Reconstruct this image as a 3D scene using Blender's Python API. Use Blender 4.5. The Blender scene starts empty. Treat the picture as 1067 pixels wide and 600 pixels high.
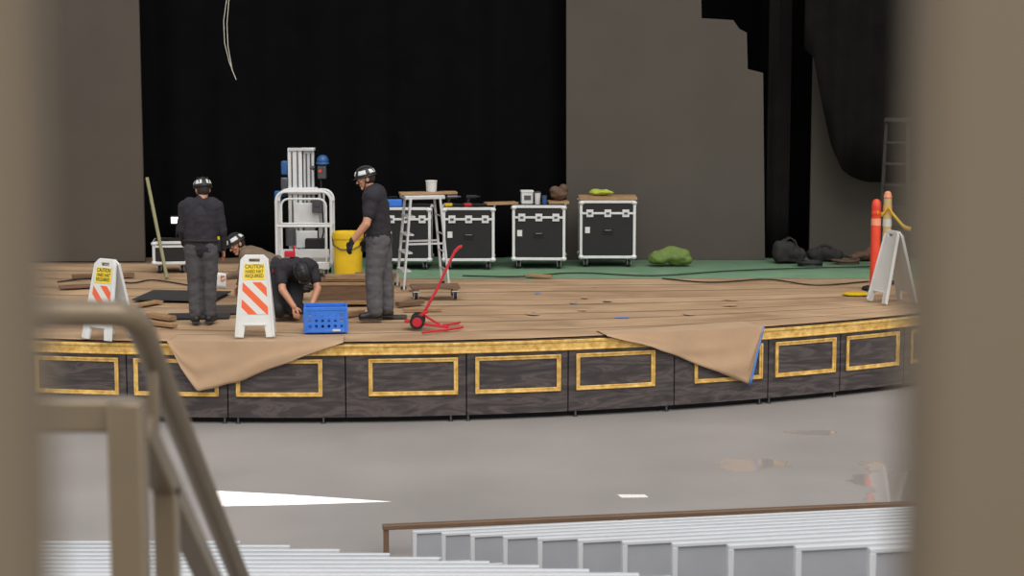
import bpy, bmesh, math, random
from mathutils import Vector, Matrix, noise
random.seed(7)
S = bpy.context.scene
COL = S.collection
V = Vector
PI = math.pi
F = 2000.0; W = 1067.0; H = 600.0
PITCH = math.atan(265/F)
CAM = V((0, 0, 4.3))
SZ = 0.9            # stage deck height

def ray(px, py):
    x = (px-W/2)/F; y = -(py-H/2)/F
    c, s = math.cos(PITCH), math.sin(PITCH)
    return V((x, c+y*s, -s+y*c))
def at(px, py, z=SZ):
    d = ray(px, py); return CAM+d*((z-CAM.z)/d.z)
def atY(px, py, Y):
    d = ray(px, py); return CAM+d*(Y/d.y)

# ------------------------------------------------------------------ materials
def lin(c):
    return tuple(((v/255)/12.92 if v/255 <= .04045 else ((v/255+.055)/1.055)**2.4) for v in c)+(1,)
MATS = {}
def mat(name, rgb, rough=.6, metal=0., var=.12, scale=6., bump=0., bscale=40., rgb2=None, spec=.5):
    if name in MATS: return MATS[name]
    m = bpy.data.materials.new(name); m.use_nodes = True
    nt = m.node_tree; b = nt.nodes['Principled BSDF']
    b.inputs['Roughness'].default_value = rough; b.inputs['Metallic'].default_value = metal
    b.inputs['Specular IOR Level'].default_value = spec
    tc = nt.nodes.new('ShaderNodeTexCoord'); nz = nt.nodes.new('ShaderNodeTexNoise')
    nz.inputs['Scale'].default_value = scale; nz.inputs['Detail'].default_value = 5
    nt.links.new(tc.outputs['Object'], nz.inputs['Vector'])
    cr = nt.nodes.new('ShaderNodeValToRGB'); c = lin(rgb)
    c2 = lin(rgb2) if rgb2 else tuple(min(1, v*(1+var)) for v in c[:3])+(1,)
    c1 = c if rgb2 else tuple(v*(1-var) for v in c[:3])+(1,)
    cr.color_ramp.elements[0].position = .3; cr.color_ramp.elements[1].position = .7
    cr.color_ramp.elements[0].color = c1; cr.color_ramp.elements[1].color = c2
    nt.links.new(nz.outputs['Fac'], cr.inputs['Fac']); nt.links.new(cr.outputs['Color'], b.inputs['Base Color'])
    if bump:
        n2 = nt.nodes.new('ShaderNodeTexNoise'); n2.inputs['Scale'].default_value = bscale
        nt.links.new(tc.outputs['Object'], n2.inputs['Vector'])
        bp = nt.nodes.new('ShaderNodeBump'); bp.inputs['Strength'].default_value = bump; bp.inputs['Distance'].default_value = .01
        nt.links.new(n2.outputs['Fac'], bp.inputs['Height']); nt.links.new(bp.outputs['Normal'], b.inputs['Normal'])
    MATS[name] = m
    return m

def grain_mat(name, stops, scale, sz, rough=.5, rotz=0., dist=1.5, bump=0.):
    """stretched noise: faint wood figure or streaks"""
    m = bpy.data.materials.new(name); m.use_nodes = True
    nt = m.node_tree; b = nt.nodes['Principled BSDF']; b.inputs['Roughness'].default_value = rough
    tc = nt.nodes.new('ShaderNodeTexCoord'); mp = nt.nodes.new('ShaderNodeMapping'); nz = nt.nodes.new('ShaderNodeTexNoise')
    mp.inputs['Scale'].default_value = sz; mp.inputs['Rotation'].default_value = (0, rotz, 0)
    nz.inputs['Scale'].default_value = scale; nz.inputs['Detail'].default_value = 7; nz.inputs['Distortion'].default_value = dist
    nt.links.new(tc.outputs['Object'], mp.inputs['Vector']); nt.links.new(mp.outputs['Vector'], nz.inputs['Vector'])
    cr = nt.nodes.new('ShaderNodeValToRGB')
    cr.color_ramp.elements[0].position = stops[0][0]; cr.color_ramp.elements[0].color = lin(stops[0][1])
    cr.color_ramp.elements[1].position = stops[-1][0]; cr.color_ramp.elements[1].color = lin(stops[-1][1])
    for p_, c_ in stops[1:-1]:
        e = cr.color_ramp.elements.new(p_); e.color = lin(c_)
    nt.links.new(nz.outputs['Fac'], cr.inputs['Fac']); nt.links.new(cr.outputs['Color'], b.inputs['Base Color'])
    if bump:
        bp = nt.nodes.new('ShaderNodeBump'); bp.inputs['Strength'].default_value = bump; bp.inputs['Distance'].default_value = .01
        nt.links.new(nz.outputs['Fac'], bp.inputs['Height']); nt.links.new(bp.outputs['Normal'], b.inputs['Normal'])
    return m

def stripe_mat(name, rgb1, rgb2, period, off=0.):
    m = bpy.data.materials.new(name); m.use_nodes = True
    nt = m.node_tree; b = nt.nodes['Principled BSDF']; b.inputs['Roughness'].default_value = .4
    tc = nt.nodes.new('ShaderNodeTexCoord'); sx = nt.nodes.new('ShaderNodeSeparateXYZ')
    nt.links.new(tc.outputs['Object'], sx.inputs[0])
    def mth(op, a, bb):
        n = nt.nodes.new('ShaderNodeMath'); n.operation = op
        for i, q in enumerate((a, bb)):
            if q is None: continue
            if isinstance(q, (int, float)): n.inputs[i].default_value = q
            else: nt.links.new(q, n.inputs[i])
        return n.outputs[0]
    s = mth('ADD', sx.outputs['X'], sx.outputs['Z'])
    s = mth('ADD', s, 10+off)
    s = mth('DIVIDE', s, period)
    s = mth('FRACT', s, None)
    s = mth('GREATER_THAN', s, .5)
    mx = nt.nodes.new('ShaderNodeMix'); mx.data_type = 'RGBA'
    nt.links.new(s, mx.inputs[0]); mx.inputs[6].default_value = lin(rgb1); mx.inputs[7].default_value = lin(rgb2)
    nt.links.new(mx.outputs[2], b.inputs['Base Color'])
    return m

M_black = mat('black_laminate', (24, 24, 26), .5)
M_alu = mat('aluminium', (196, 198, 200), .4, .2, .05)
M_bench = mat('bench_aluminium', (202, 204, 207), .42, .15, .04, 3)
M_benchdk = mat('bench_grey_panel', (156, 158, 163), .55, .1, .06, 3)
M_white = mat('white_plastic', (208, 208, 204), .45, 0, .04)
M_whitepaint = mat('white_paint_metal', (210, 211, 211), .4, .05, .05)
M_blue = mat('blue_plastic', (54, 116, 210), .45, 0, .1)
M_bluedk = mat('blue_paint', (34, 82, 135), .45, 0, .1)
M_yellow = mat('yellow_plastic', (214, 178, 28), .45, 0, .08)
M_red = mat('red_paint', (188, 34, 48), .4, 0, .1)
M_orange = mat('orange_plastic', (220, 68, 40), .45, 0, .08)
M_rubber = mat('black_rubber', (24, 23, 23), .75)
M_wood = grain_mat('raw_timber', [(.3, (134, 102, 68)), (.7, (170, 136, 98))], 3, (1, 1, 6), .7)
M_wooddk = grain_mat('brown_timber', [(.3, (92, 69, 50)), (.7, (122, 93, 68))], 3, (1, 1, 6), .7)
M_deck = mat('brown_deck_paint', (98, 78, 60), .8, 0, .12, 2)
M_ply = grain_mat('dark_plywood', [(.3, (52, 45, 40)), (.7, (78, 67, 56))], 2, (1, 6, 1), .75)
M_matdk = mat('dark_floor_mat', (48, 45, 43), .8, 0, .15, 5)
M_skin = mat('skin', (188, 136, 108), .5, 0, .06, 15)
M_lip = mat('lip', (150, 88, 80), .5)
M_hair = mat('dark_hair', (42, 32, 26), .7, 0, .2, 60)
M_shirt = mat('black_shirt_cloth', (36, 33, 40), .85, 0, .15, 20, .2, 200)
M_shirttan = mat('tan_shirt_cloth', (112, 94, 76), .85, 0, .12, 14, .2, 200)
M_pants = mat('grey_trouser_cloth', (73, 71, 74), .85, 0, .15, 14, .2, 200)
M_pantslt = mat('light_grey_trouser_cloth', (84, 82, 85), .85, 0, .15, 14, .2, 200)
M_pantsdk = mat('black_trouser_cloth', (36, 35, 39), .85, 0, .15, 14, .2, 200)
M_boot = mat('black_boot_leather', (26, 24, 23), .5)
M_sole = mat('boot_sole', (50, 46, 43), .8)
M_glove = mat('black_glove', (24, 24, 26), .7)
M_eyew = mat('eye_white', (225, 222, 215), .3)
M_eyed = mat('iris_dark', (40, 28, 20), .2)
M_drape = mat('black_drape_cloth', (8, 8, 9), .95, 0, .2, 3, spec=.08)
M_drapeR = mat('soft_black_drape_cloth', (20, 19, 19), .95, 0, .2, 3, spec=.08)
M_flat = mat('dark_grey_flat', (84, 77, 70), .9, 0, .05, 1.2, spec=.2)
M_flatR = mat('dark_grey_flat_right', (81, 76, 70), .9, 0, .05, 1.2, spec=.2)
M_wallblk = mat('black_wall_paint', (12, 12, 13), .9, 0, .1, spec=.1)
M_green = mat('green_floor_paint', (94, 124, 96), .7, 0, .12, 3)
M_gold = mat('gold_moulding', (184, 138, 58), .48, .1, 0, 14, .3, 60, rgb2=(236, 198, 116))
M_fascia = grain_mat('faded_grained_panel', [(.3, (46, 41, 42)), (.48, (62, 55, 55)), (.58, (86, 77, 74)), (.7, (56, 50, 50))], 1.1, (1.2, 1.2, 6.5), .5, .5, 2.6)
M_under = mat('dark_understructure', (18, 17, 17), .8)
PAP = [((142, 113, 84), (166, 135, 103), (184, 153, 120)), ((139, 110, 82), (163, 132, 101), (181, 150, 118)), ((144, 115, 86), (168, 137, 105), (186, 155, 122))]
M_paper = [grain_mat('kraft_paper_%s' % 'abc'[i], [(.3, a), (.5, b_), (.72, c_)], 1.1, (.7, 1.7, 1), .85, 0, .9, .25) for i, (a, b_, c_) in enumerate(PAP)]
M_flap = mat('kraft_paper_flap', (174, 144, 114), .85, 0, .06, 3, .35, 9)
M_tape = mat('blue_tape', (70, 128, 205), .6)
M_rail = mat('bronze_rail_paint', (122, 107, 87), .34, .3, .05, 8)
M_post = mat('tan_fence_paint', (112, 98, 79), .6, 0, .04, 3)
M_conc = mat('concrete', (135, 132, 126), .85, 0, .1, 3)
M_brownrail = mat('brown_steel', (108, 84, 64), .5, .1, .08)
M_cable = mat('black_cable', (20, 20, 20), .6)
M_wcable = mat('white_cable', (190, 185, 170), .6)
M_bag = mat('green_bag_cloth', (96, 116, 54), .8, 0, .2, 8)
M_label = mat('yellow_label', (232, 200, 44), .5, 0, .03)
M_ink = mat('dark_ink', (40, 52, 30), .6)
M_lime = mat('lime_cloth', (160, 172, 58), .7, 0, .12)
M_brownbag = mat('brown_canvas', (86, 64, 48), .8, 0, .2, 10)
M_darkbag = mat('dark_canvas', (36, 33, 33), .9, 0, .2, 10)
M_steel = mat('dark_steel', (92, 92, 96), .4, .6, .1)
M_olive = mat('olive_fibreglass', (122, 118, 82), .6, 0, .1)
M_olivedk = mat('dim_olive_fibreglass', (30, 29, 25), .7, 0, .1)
M_yolive = mat('faded_yellow_plastic', (204, 178, 116), .55, 0, .08)
M_paleor = mat('pale_orange', (232, 150, 118), .5)
M_stripe = stripe_mat('orange_white_sheeting', (208, 206, 200), (222, 92, 44), .2, .03)
M_lamp = bpy.data.materials.new('lamp_lens'); M_lamp.use_nodes = True
_b = M_lamp.node_tree.nodes['Principled BSDF']; _b.inputs['Emission Color'].default_value = (.8, .92, 1, 1); _b.inputs['Emission Strength'].default_value = 1.6

def floor_mat():
    m = bpy.data.materials.new('grey_painted_floor'); m.use_nodes = True
    nt = m.node_tree; b = nt.nodes['Principled BSDF']
    tc = nt.nodes.new('ShaderNodeTexCoord')
    n1 = nt.nodes.new('ShaderNodeTexNoise'); n1.inputs['Scale'].default_value = .5; n1.inputs['Detail'].default_value = 6
    nt.links.new(tc.outputs['Object'], n1.inputs['Vector'])
    cr = nt.nodes.new('ShaderNodeValToRGB')
    cr.color_ramp.elements[0].position = .3; cr.color_ramp.elements[1].position = .72
    cr.color_ramp.elements[0].color = lin((141, 136, 133)); cr.color_ramp.elements[1].color = lin((158, 152, 148))
    nt.links.new(n1.outputs['Fac'], cr.inputs['Fac'])
    n2 = nt.nodes.new('ShaderNodeTexNoise'); n2.inputs['Scale'].default_value = 2.6; n2.inputs['Detail'].default_value = 3
    nt.links.new(tc.outputs['Object'], n2.inputs['Vector'])
    total = None
    for (px, py, rx, ry) in ((782, 485, .4, .36), (850, 450, .35, .2), (930, 505, .45, .9)):
        p = at(px, py, 0)
        mp = nt.nodes.new('ShaderNodeMapping'); mp.vector_type = 'POINT'
        mp.inputs['Location'].default_value = (-p.x/rx, -p.y/ry, 0); mp.inputs['Scale'].default_value = (1/rx, 1/ry, 0)
        nt.links.new(tc.outputs['Object'], mp.inputs['Vector'])
        ln = nt.nodes.new('ShaderNodeVectorMath'); ln.operation = 'LENGTH'
        nt.links.new(mp.outputs[0], ln.inputs[0])
        ad = nt.nodes.new('ShaderNodeMath'); ad.operation = 'MULTIPLY_ADD'
        nt.links.new(n2.outputs['Fac'], ad.inputs[0]); ad.inputs[1].default_value = 2.0; nt.links.new(ln.outputs['Value'], ad.inputs[2])
        mr = nt.nodes.new('ShaderNodeMapRange'); nt.links.new(ad.outputs[0], mr.inputs[0])
        mr.inputs[1].default_value = 1.95; mr.inputs[2].default_value = 1.7; mr.inputs[3].default_value = 0; mr.inputs[4].default_value = 1
        if total is None: total = mr.outputs[0]
        else:
            mx = nt.nodes.new('ShaderNodeMath'); mx.operation = 'MAXIMUM'
            nt.links.new(total, mx.inputs[0]); nt.links.new(mr.outputs[0], mx.inputs[1]); total = mx.outputs[0]
    mix = nt.nodes.new('ShaderNodeMix'); mix.data_type = 'RGBA'
    nt.links.new(total, mix.inputs[0]); nt.links.new(cr.outputs['Color'], mix.inputs[6]); mix.inputs[7].default_value = lin((150, 144, 139))
    nt.links.new(mix.outputs[2], b.inputs['Base Color'])
    rr = nt.nodes.new('ShaderNodeMapRange'); nt.links.new(total, rr.inputs[0]); rr.inputs[3].default_value = .4; rr.inputs[4].default_value = .05
    nt.links.new(rr.outputs[0], b.inputs['Roughness'])
    b.inputs['Specular IOR Level'].default_value = .42
    return m
M_floor = floor_mat()

# ------------------------------------------------------------------ builders
def chain_matrix(o):
    m = Matrix.Identity(4)
    while o is not None:
        m = o.matrix_basis @ m; o = o.parent
    return m

def tag(o, label=None, cat=None, group=None, kind=None):
    if label: o['label'] = label
    if cat: o['category'] = cat
    if group: o['group'] = group
    if kind: o['kind'] = kind
    return o

def thing(name, label, cat, loc=(0, 0, 0), rz=0., group=None):
    o = bpy.data.objects.new(name, None); COL.objects.link(o)
    o.empty_display_size = .1
    o.matrix_basis = Matrix.Translation(V(loc)) @ Matrix.Rotation(rz, 4, 'Z')
    return tag(o, label, cat, group)

def link_mesh(name, me, m, parent=None):
    me.materials.clear(); me.materials.append(m)
    o = bpy.data.objects.new(name, me); COL.objects.link(o)
    if parent: o.parent = parent
    return o

class MB:
    def __init__(s): s.bm = bmesh.new()
    def box(s, c, size, rot=None, taper=1.):
        R = rot if rot is not None else Matrix.Identity(3)
        c = V(c); vs = []
        for z in (-.5, .5):
            k = taper if z > 0 else 1.
            for x, y in ((-.5, -.5), (.5, -.5), (.5, .5), (-.5, .5)):
                vs.append(s.bm.verts.new(c+R @ V((x*size[0]*k, y*size[1]*k, z*size[2]))))
        for f in ((0, 3, 2, 1), (4, 5, 6, 7), (0, 1, 5, 4), (1, 2, 6, 5), (2, 3, 7, 6), (3, 0, 4, 7)):
            s.bm.faces.new([vs[i] for i in f])
        return s
    def beam(s, p0, p1, w, h, up=(0, 0, 1)):
        p0 = V(p0); p1 = V(p1); d = p1-p0; L = d.length; d.normalize()
        u = V(up)
        if abs(d.dot(u)) > .98: u = V((0, 1, 0))
        sd = d.cross(u).normalized(); u = sd.cross(d)
        R = Matrix((sd, d, u)).transposed()
        return s.box((p0+p1)/2, (w, L, h), R)
    def ring(s, c, a, b, n):
        return [s.bm.verts.new(c+a*math.cos(2*PI*i/n)+b*math.sin(2*PI*i/n)) for i in range(n)]
    def skinrings(s, rings, cap=True):
        n = len(rings[0])
        for r0, r1 in zip(rings, rings[1:]):
            for i in range(n):
                s.bm.faces.new((r0[i], r0[(i+1) % n], r1[(i+1) % n], r1[i]))
        if cap:
            s.bm.faces.new(list(reversed(rings[0]))); s.bm.faces.new(rings[-1])
    def cyl(s, p0, p1, r0, r1=None, n=16):
        p0 = V(p0); p1 = V(p1); r1 = r0 if r1 is None else r1
        d = (p1-p0).normalized(); a = d.orthogonal().normalized(); b = d.cross(a)
        s.skinrings([s.ring(p0, a*r0, b*r0, n), s.ring(p1, a*r1, b*r1, n)])
        return s
    def tube(s, pts, r, n=8, closed=False):
        pts = [V(p) for p in pts]; m = len(pts); tans = []
        for i in range(m):
            if closed: t = pts[(i+1) % m]-pts[i-1]
            else: t = pts[min(i+1, m-1)]-pts[max(i-1, 0)]
            tans.append(t.normalized())
        a = tans[0].orthogonal().normalized(); rings = []
        for i in range(m):
            a = (a-tans[i]*a.dot(tans[i])).normalized(); b = tans[i].cross(a)
            rr = r[i] if isinstance(r, (list, tuple)) else r
            rings.append(s.ring(pts[i], a*rr, b*rr, n))
        if closed:
            rings.append(rings[0]); s.skinrings(rings, False)
        else: s.skinrings(rings)
        return s
    def ell(s, c, r, R=None, u=16, v=10):
        c = V(c); r = V((r, r, r)) if isinstance(r, (int, float)) else V(r)
        R = R if R is not None else Matrix.Identity(3)
        top = s.bm.verts.new(c+R @ V((0, 0, r.z))); bot = s.bm.verts.new(c+R @ V((0, 0, -r.z))); rows = []
        for j in range(1, v):
            t = PI*j/v
            rows.append([s.bm.verts.new(c+R @ V((r.x*math.sin(t)*math.cos(2*PI*i/u), r.y*math.sin(t)*math.sin(2*PI*i/u), r.z*math.cos(t)))) for i in range(u)])
        for i in range(u):
            s.bm.faces.new((top, rows[0][i], rows[0][(i+1) % u]))
            s.bm.faces.new((bot, rows[-1][(i+1) % u], rows[-1][i]))
        for a, b in zip(rows, rows[1:]):
            for i in range(u): s.bm.faces.new((a[i], b[i], b[(i+1) % u], a[(i+1) % u]))
        return s
    def rc(s, p0, p1, r0, r1):
        s.ell(p0, r0, None, 14, 10); s.ell(p1, r1, None, 14, 10)
        if (V(p0)-V(p1)).length > 1e-4: s.cyl(p0, p1, r0, r1, 14)
        return s
    def lathe(s, prof, c=(0, 0, 0), n=24, sx=1., sy=1.):
        c = V(c)
        rings = [s.ring(c+V((0, 0, z)), V((r*sx, 0, 0)), V((0, r*sy, 0)), n) for r, z in prof]
        s.skinrings(rings); return s
    def slathe(s, prof, n=40, sx=1., sy=1., pw=.45):
        """lathe with a rounded-square section"""
        rings = []
        for r, z in prof:
            ring = []
            for i in range(n):
                a = 2*PI*i/n; ca, sa = math.cos(a), math.sin(a)
                ring.append(s.bm.verts.new((r*sx*math.copysign(abs(ca)**pw, ca), r*sy*math.copysign(abs(sa)**pw, sa), z)))
            rings.append(ring)
        s.skinrings(rings); return s
    def prism(s, pts, z0, z1):
        a = [s.bm.verts.new((p[0], p[1], z0)) for p in pts]; b = [s.bm.verts.new((p[0], p[1], z1)) for p in pts]
        n = len(pts)
        s.bm.faces.new(list(reversed(a))); s.bm.faces.new(b)
        for i in range(n): s.bm.faces.new((a[i], a[(i+1) % n], b[(i+1) % n], b[i]))
        return s
    def plate(s, outer, holes, thick, M=None):
        """flat plate in local x,z with thickness along y, transformed by 4x4 M"""
        M = M or Matrix.Identity(4)
        t = bmesh.new(); edges = []
        for loop in [outer]+list(holes):
            vs = [t.verts.new((x, 0, z)) for x, z in loop]
            for i in range(len(vs)): edges.append(t.edges.new((vs[i], vs[(i+1) % len(vs)])))
        bmesh.ops.triangle_fill(t, edges=edges, use_beauty=True)
        ret = bmesh.ops.extrude_face_region(t, geom=t.faces[:])
        for v in ret['geom']:
            if isinstance(v, bmesh.types.BMVert): v.co.y += thick
        mp = {v: s.bm.verts.new(M @ (v.co-V((0, thick/2, 0)))) for v in t.verts}
        for f in t.faces:
            try: s.bm.faces.new([mp[v] for v in f.verts])
            except ValueError: pass
        t.free(); return s
    def grid(s, fn, nu, nv):
        vs = [[s.bm.verts.new(fn(i/nu, j/nv)) for j in range(nv+1)] for i in range(nu+1)]
        for i in range(nu):
            for j in range(nv): s.bm.faces.new((vs[i][j], vs[i+1][j], vs[i+1][j+1], vs[i][j+1]))
        return s
    def mesh(s, name='m', sharp=35):
        bmesh.ops.recalc_face_normals(s.bm, faces=s.bm.faces[:])
        me = bpy.data.meshes.new(name); s.bm.to_mesh(me); s.bm.free()
        me.polygons.foreach_set('use_smooth', [True]*len(me.polygons))
        try: me.set_sharp_from_angle(angle=math.radians(sharp))
        except Exception: pass
        return me
    def build(s, name, m, parent=None, world=False, bevel=0., solid=0., label=None, sharp=35):
        if world and parent:
            inv = chain_matrix(parent).inverted()
            for v in s.bm.verts: v.co = inv @ v.co
        o = link_mesh(name, s.mesh(name, sharp), m, parent)
        if solid:
            md = o.modifiers.new('solid', 'SOLIDIFY'); md.thickness = solid; md.offset = 0
        if bevel:
            md = o.modifiers.new('bevel', 'BEVEL'); md.width = bevel; md.segments = 2; md.limit_method = 'ANGLE'
        if label: o['label'] = label
        return o
    def bake(s, vox, it=3, amp=0., sc=8., name='m'):
        me = s.mesh(name)
        ob = bpy.data.objects.new('tmp', me); COL.objects.link(ob)
        md = ob.modifiers.new('r', 'REMESH'); md.mode = 'VOXEL'; md.voxel_size = vox
        if it:
            ms = ob.modifiers.new('s', 'SMOOTH'); ms.factor = .5; ms.iterations = it
        dg = bpy.context.evaluated_depsgraph_get()
        me2 = bpy.data.meshes.new_from_object(ob.evaluated_get(dg))
        bpy.data.objects.remove(ob); bpy.data.meshes.remove(me)
        if amp:
            nn = [v.normal.copy() for v in me2.vertices]
            for v, n in zip(me2.vertices, nn):
                q = v.co
                v.co = q+n*amp*(noise.noise(V((q.x*sc, q.y*sc, q.z*sc*1.8)))+.5*noise.noise(V((q.x*sc*2.3+5, q.y*sc*2.3, q.z*sc*3.5))))
        me2.polygons.foreach_set('use_smooth', [True]*len(me2.polygons))
        me2.name = name
        return me2

def struct(name, mb, m, **k):
    o = mb.build(name, m, **k); o['kind'] = 'structure'; return o

def text_part(txt, size, m, parent, loc, rot, name='lettering', width=None):
    cu = bpy.data.curves.new('t', 'FONT'); cu.body = txt; cu.size = size; cu.align_x = 'CENTER'; cu.align_y = 'CENTER'
    cu.extrude = .0008; cu.offset = .001
    ob = bpy.data.objects.new('t', cu); COL.objects.link(ob)
    dg = bpy.context.evaluated_depsgraph_get()
    me = bpy.data.meshes.new_from_object(ob.evaluated_get(dg)); bpy.data.objects.remove(ob)
    xs = [v.co.x for v in me.vertices]
    k = (width/(max(xs)-min(xs))) if width else 1.
    M = Matrix.Translation(V(loc)) @ rot.to_4x4() @ Matrix.Diagonal((k, 1, 1, 1))
    me.transform(M)
    return link_mesh(name, me, m, parent)

def caster(parent, x, y, r=.05, plate=.13):
    mb = MB(); mb.box((x, y, plate-.006), (.09, .08, .012))
    for sgn in (-1, 1): mb.box((x+sgn*.026, y, plate-.05), (.006, .05, .09))
    c = mb.build('caster', M_alu, parent)
    w = MB(); w.cyl((x-.02, y, r), (x+.02, y, r), r, n=20); w.cyl((x-.03, y, r), (x+.03, y, r), .012, n=10)
    w.build('wheel', M_rubber, c, bevel=.004)

# ------------------------------------------------------------------ setting
b = MB(); b.box((0, 14, -.1), (40, 40, .2)); struct('floor', b, M_floor)
b = MB(); b.box((0, -.5, 1.35), (10, 7, 2.7)); struct('floor', b, M_conc)           # upper walkway
b = MB()
for k in range(15):
    z = 2.7-.17*(k+1); b.box((.25, 3.127+.254*k, z/2), (2.0, .254, z))
struct('trim_1', b, M_conc)                                                            # concrete stair flight
b = MB(); b.box((-.5, 31.7, 4.2), (22, .3, 8.4)); struct('wall_back', b, M_wallblk)
b = MB(); b.box((-11.3, 28, 4.2), (.3, 8, 8.4)); struct('wall_left', b, M_wallblk)
b = MB(); b.box((10.3, 28, 4.2), (.3, 8, 8.4)); struct('wall_right', b, M_wallblk)
b = MB(); b.box((-.5, 30.1, 8.5), (22.2, 3.6, .2)); struct('ceiling', b, M_wallblk)
b = MB(); b.cyl((-11.2, 26.2, 8.3), (10.2, 26.2, 8.3), .05); struct('trim_2', b, M_steel)   # rigging pipe between the side walls

# ------------------------------------------------------------------ stage
XC, YC, R = -2.6, 34.95, 14.0
def arcp(phi, r=R): return V((XC+r*math.sin(phi), YC-r*math.cos(phi), 0))
def arcY(x, r=R): return YC-math.sqrt(max(.01, r*r-(x-XC)**2))
def px2phi(px, z=.5):
    phi = 0.
    for _ in range(12):
        p = arcp(phi)
        x = (px-W/2)/F*(p.y*math.cos(PITCH)+(CAM.z-z)*math.sin(PITCH))
        phi = math.asin(max(-1, min(1, (x-XC)/R)))
    return phi
def arcbox(mb, f0, f1, r0, r1, z0, z1, n=8):
    rings = []
    for i in range(n+1):
        f = f0+(f1-f0)*i/n; a = arcp(f, r0); c = arcp(f, r1)
        rings.append([mb.bm.verts.new((a.x, a.y, z0)), mb.bm.verts.new((c.x, c.y, z0)), mb.bm.verts.new((c.x, c.y, z1)), mb.bm.verts.new((a.x, a.y, z1))])
    mb.skinrings(rings); return mb
stage = thing('stage', 'curved stage platform faced with dark marbled panels in gold frames', 'stage', (XC, 22, 0))
FA, FB = math.asin(-6.6/R), math.asin(9.4/R)
arc = [arcp(FA+(FB-FA)*i/60, R-.02) for i in range(61)]
b = MB(); b.prism([(p.x, p.y) for p in arc]+[(arc[-1].x, 31.5), (arc[0].x, 31.5)], .84, SZ); b.build('deck', M_deck, stage, True)
arc2 = [arcp(FA+(FB-FA)*i/60, R-.12) for i in range(61)]
b = MB(); b.prism([(p.x, p.y) for p in arc2]+[(arc2[-1].x, 31.4), (arc2[0].x, 31.4)], .0, .839); b.build('understructure', M_under, stage, True)
b = MB(); arcbox(b, FA, FB, R-.02, R+.022, .785, .895, 70); arcbox(b, FA, FB, R-.02, R+.034, .862, .895, 70); arcbox(b, FA, FB, R-.02, R+.03, .770, .792, 70)
b.build('edge_moulding', M_gold, stage, True, bevel=.006)
frames = [(-60, 15), (45-8, 124), (140, 228), (246, 336), (384, 477), (495, 584), (600, 682), (723, 794), (807, 870), (881, 936), (948, 1000)]
fph = [(px2phi(a), px2phi(c)) for a, c in frames]
seams = [FA]+[(fph[i][1]+fph[i+1][0])/2 for i in range(len(fph)-1)]+[FB]
for i, (f0, f1) in enumerate(fph):
    b = MB(); arcbox(b, seams[i]+.0005, seams[i+1]-.0005, R-.03, R, .07, .77, 10)
    pn = b.build('fascia_panel', M_fascia, stage, True)
    b = MB(); wz = .046; wf = wz/R
    arcbox(b, f0, f1, R, R+.018, .31, .31+wz, 8); arcbox(b, f0, f1, R, R+.018, .728-wz, .728, 8)
    arcbox(b, f0, f0+wf, R, R+.018, .31, .728, 2); arcbox(b, f1-wf, f1, R, R+.018, .31, .728, 2)
    wz = .018; wf = wz/R
    arcbox(b, f0, f1, R, R+.028, .31, .31+wz, 8); arcbox(b, f0, f1, R, R+.028, .728-wz, .728, 8)
    arcbox(b, f0, f0+wf, R, R+.028, .31, .728, 2); arcbox(b, f1-wf, f1, R, R+.028, .31, .728, 2)
    b.build('gold_frame', M_gold, pn, True, bevel=.004)
for px in (234, 248, 337, 470, 488, 600, 695, 792, 802, 870, 150, 90):
    p = arcp(px2phi(px, 0), R-.02)
    b = MB(); b.cyl((p.x, p.y, 0), (p.x, p.y, .075), .012, n=8); b.cyl((p.x, p.y, 0), (p.x, p.y, .01), .03, n=10); b.build('levelling_foot', M_steel, stage, True)

def wav(x, a, s, o): return a*noise.noise(V((x*s+o, o*3.1, 0)))
b = MB()
b.grid(lambda u, v: V((-3.6+13*u, (26.35+wav(-3.6+13*u, .3, .8, 2))*(1-v)+29.6*v, SZ+.003)), 60, 2)
tag(b.build('floor_covering', M_green, solid=.004), 'green floor covering at the back of the stage under the flight cases', 'floor covering')

# brown paper strips
NS = 8
def back(x):
    t = max(0, min(1, (-2.2-x)/1.2)); t = t*t*(3-2*t)
    return 26.6+1.8*t
XL, XR = -8.6, 6.6
TS = [0, .11, .25, .35, .5, .6, .74, .87, 1.0]
for i in range(NS):
    def fy(x, t): return (arcY(x)+.03)*(1-t)+back(x)*t
    def fn(u, v, i=i):
        x = XL+(XR-XL)*u
        t0 = TS[i]-(.006 if i else 0); t1 = TS[i+1]+.006
        y0 = fy(x, t0)+(wav(x, .07, .9, i) if i else wav(x, .012, 2, 1)); y1 = fy(x, t1)+wav(x, .07, .8, i+9)
        y = y0*(1-v)+y1*v
        return V((x, y, SZ+.006+.0016*(NS-1-i)+.003*noise.noise(V((x*2.1, y*2.6, 1)))))
    b = MB(); b.grid(fn, 100, 6)
    od = ['first', 'second', 'third', 'fourth', 'fifth', 'sixth', 'seventh', 'eighth'][i]
    tag(b.build('paper_sheet', M_paper[(i*2) % 3], solid=.001), 'brown kraft paper strip laid across the stage, %s strip back from the front edge' % od, 'floor paper', 'brown paper strips covering the stage')

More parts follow.
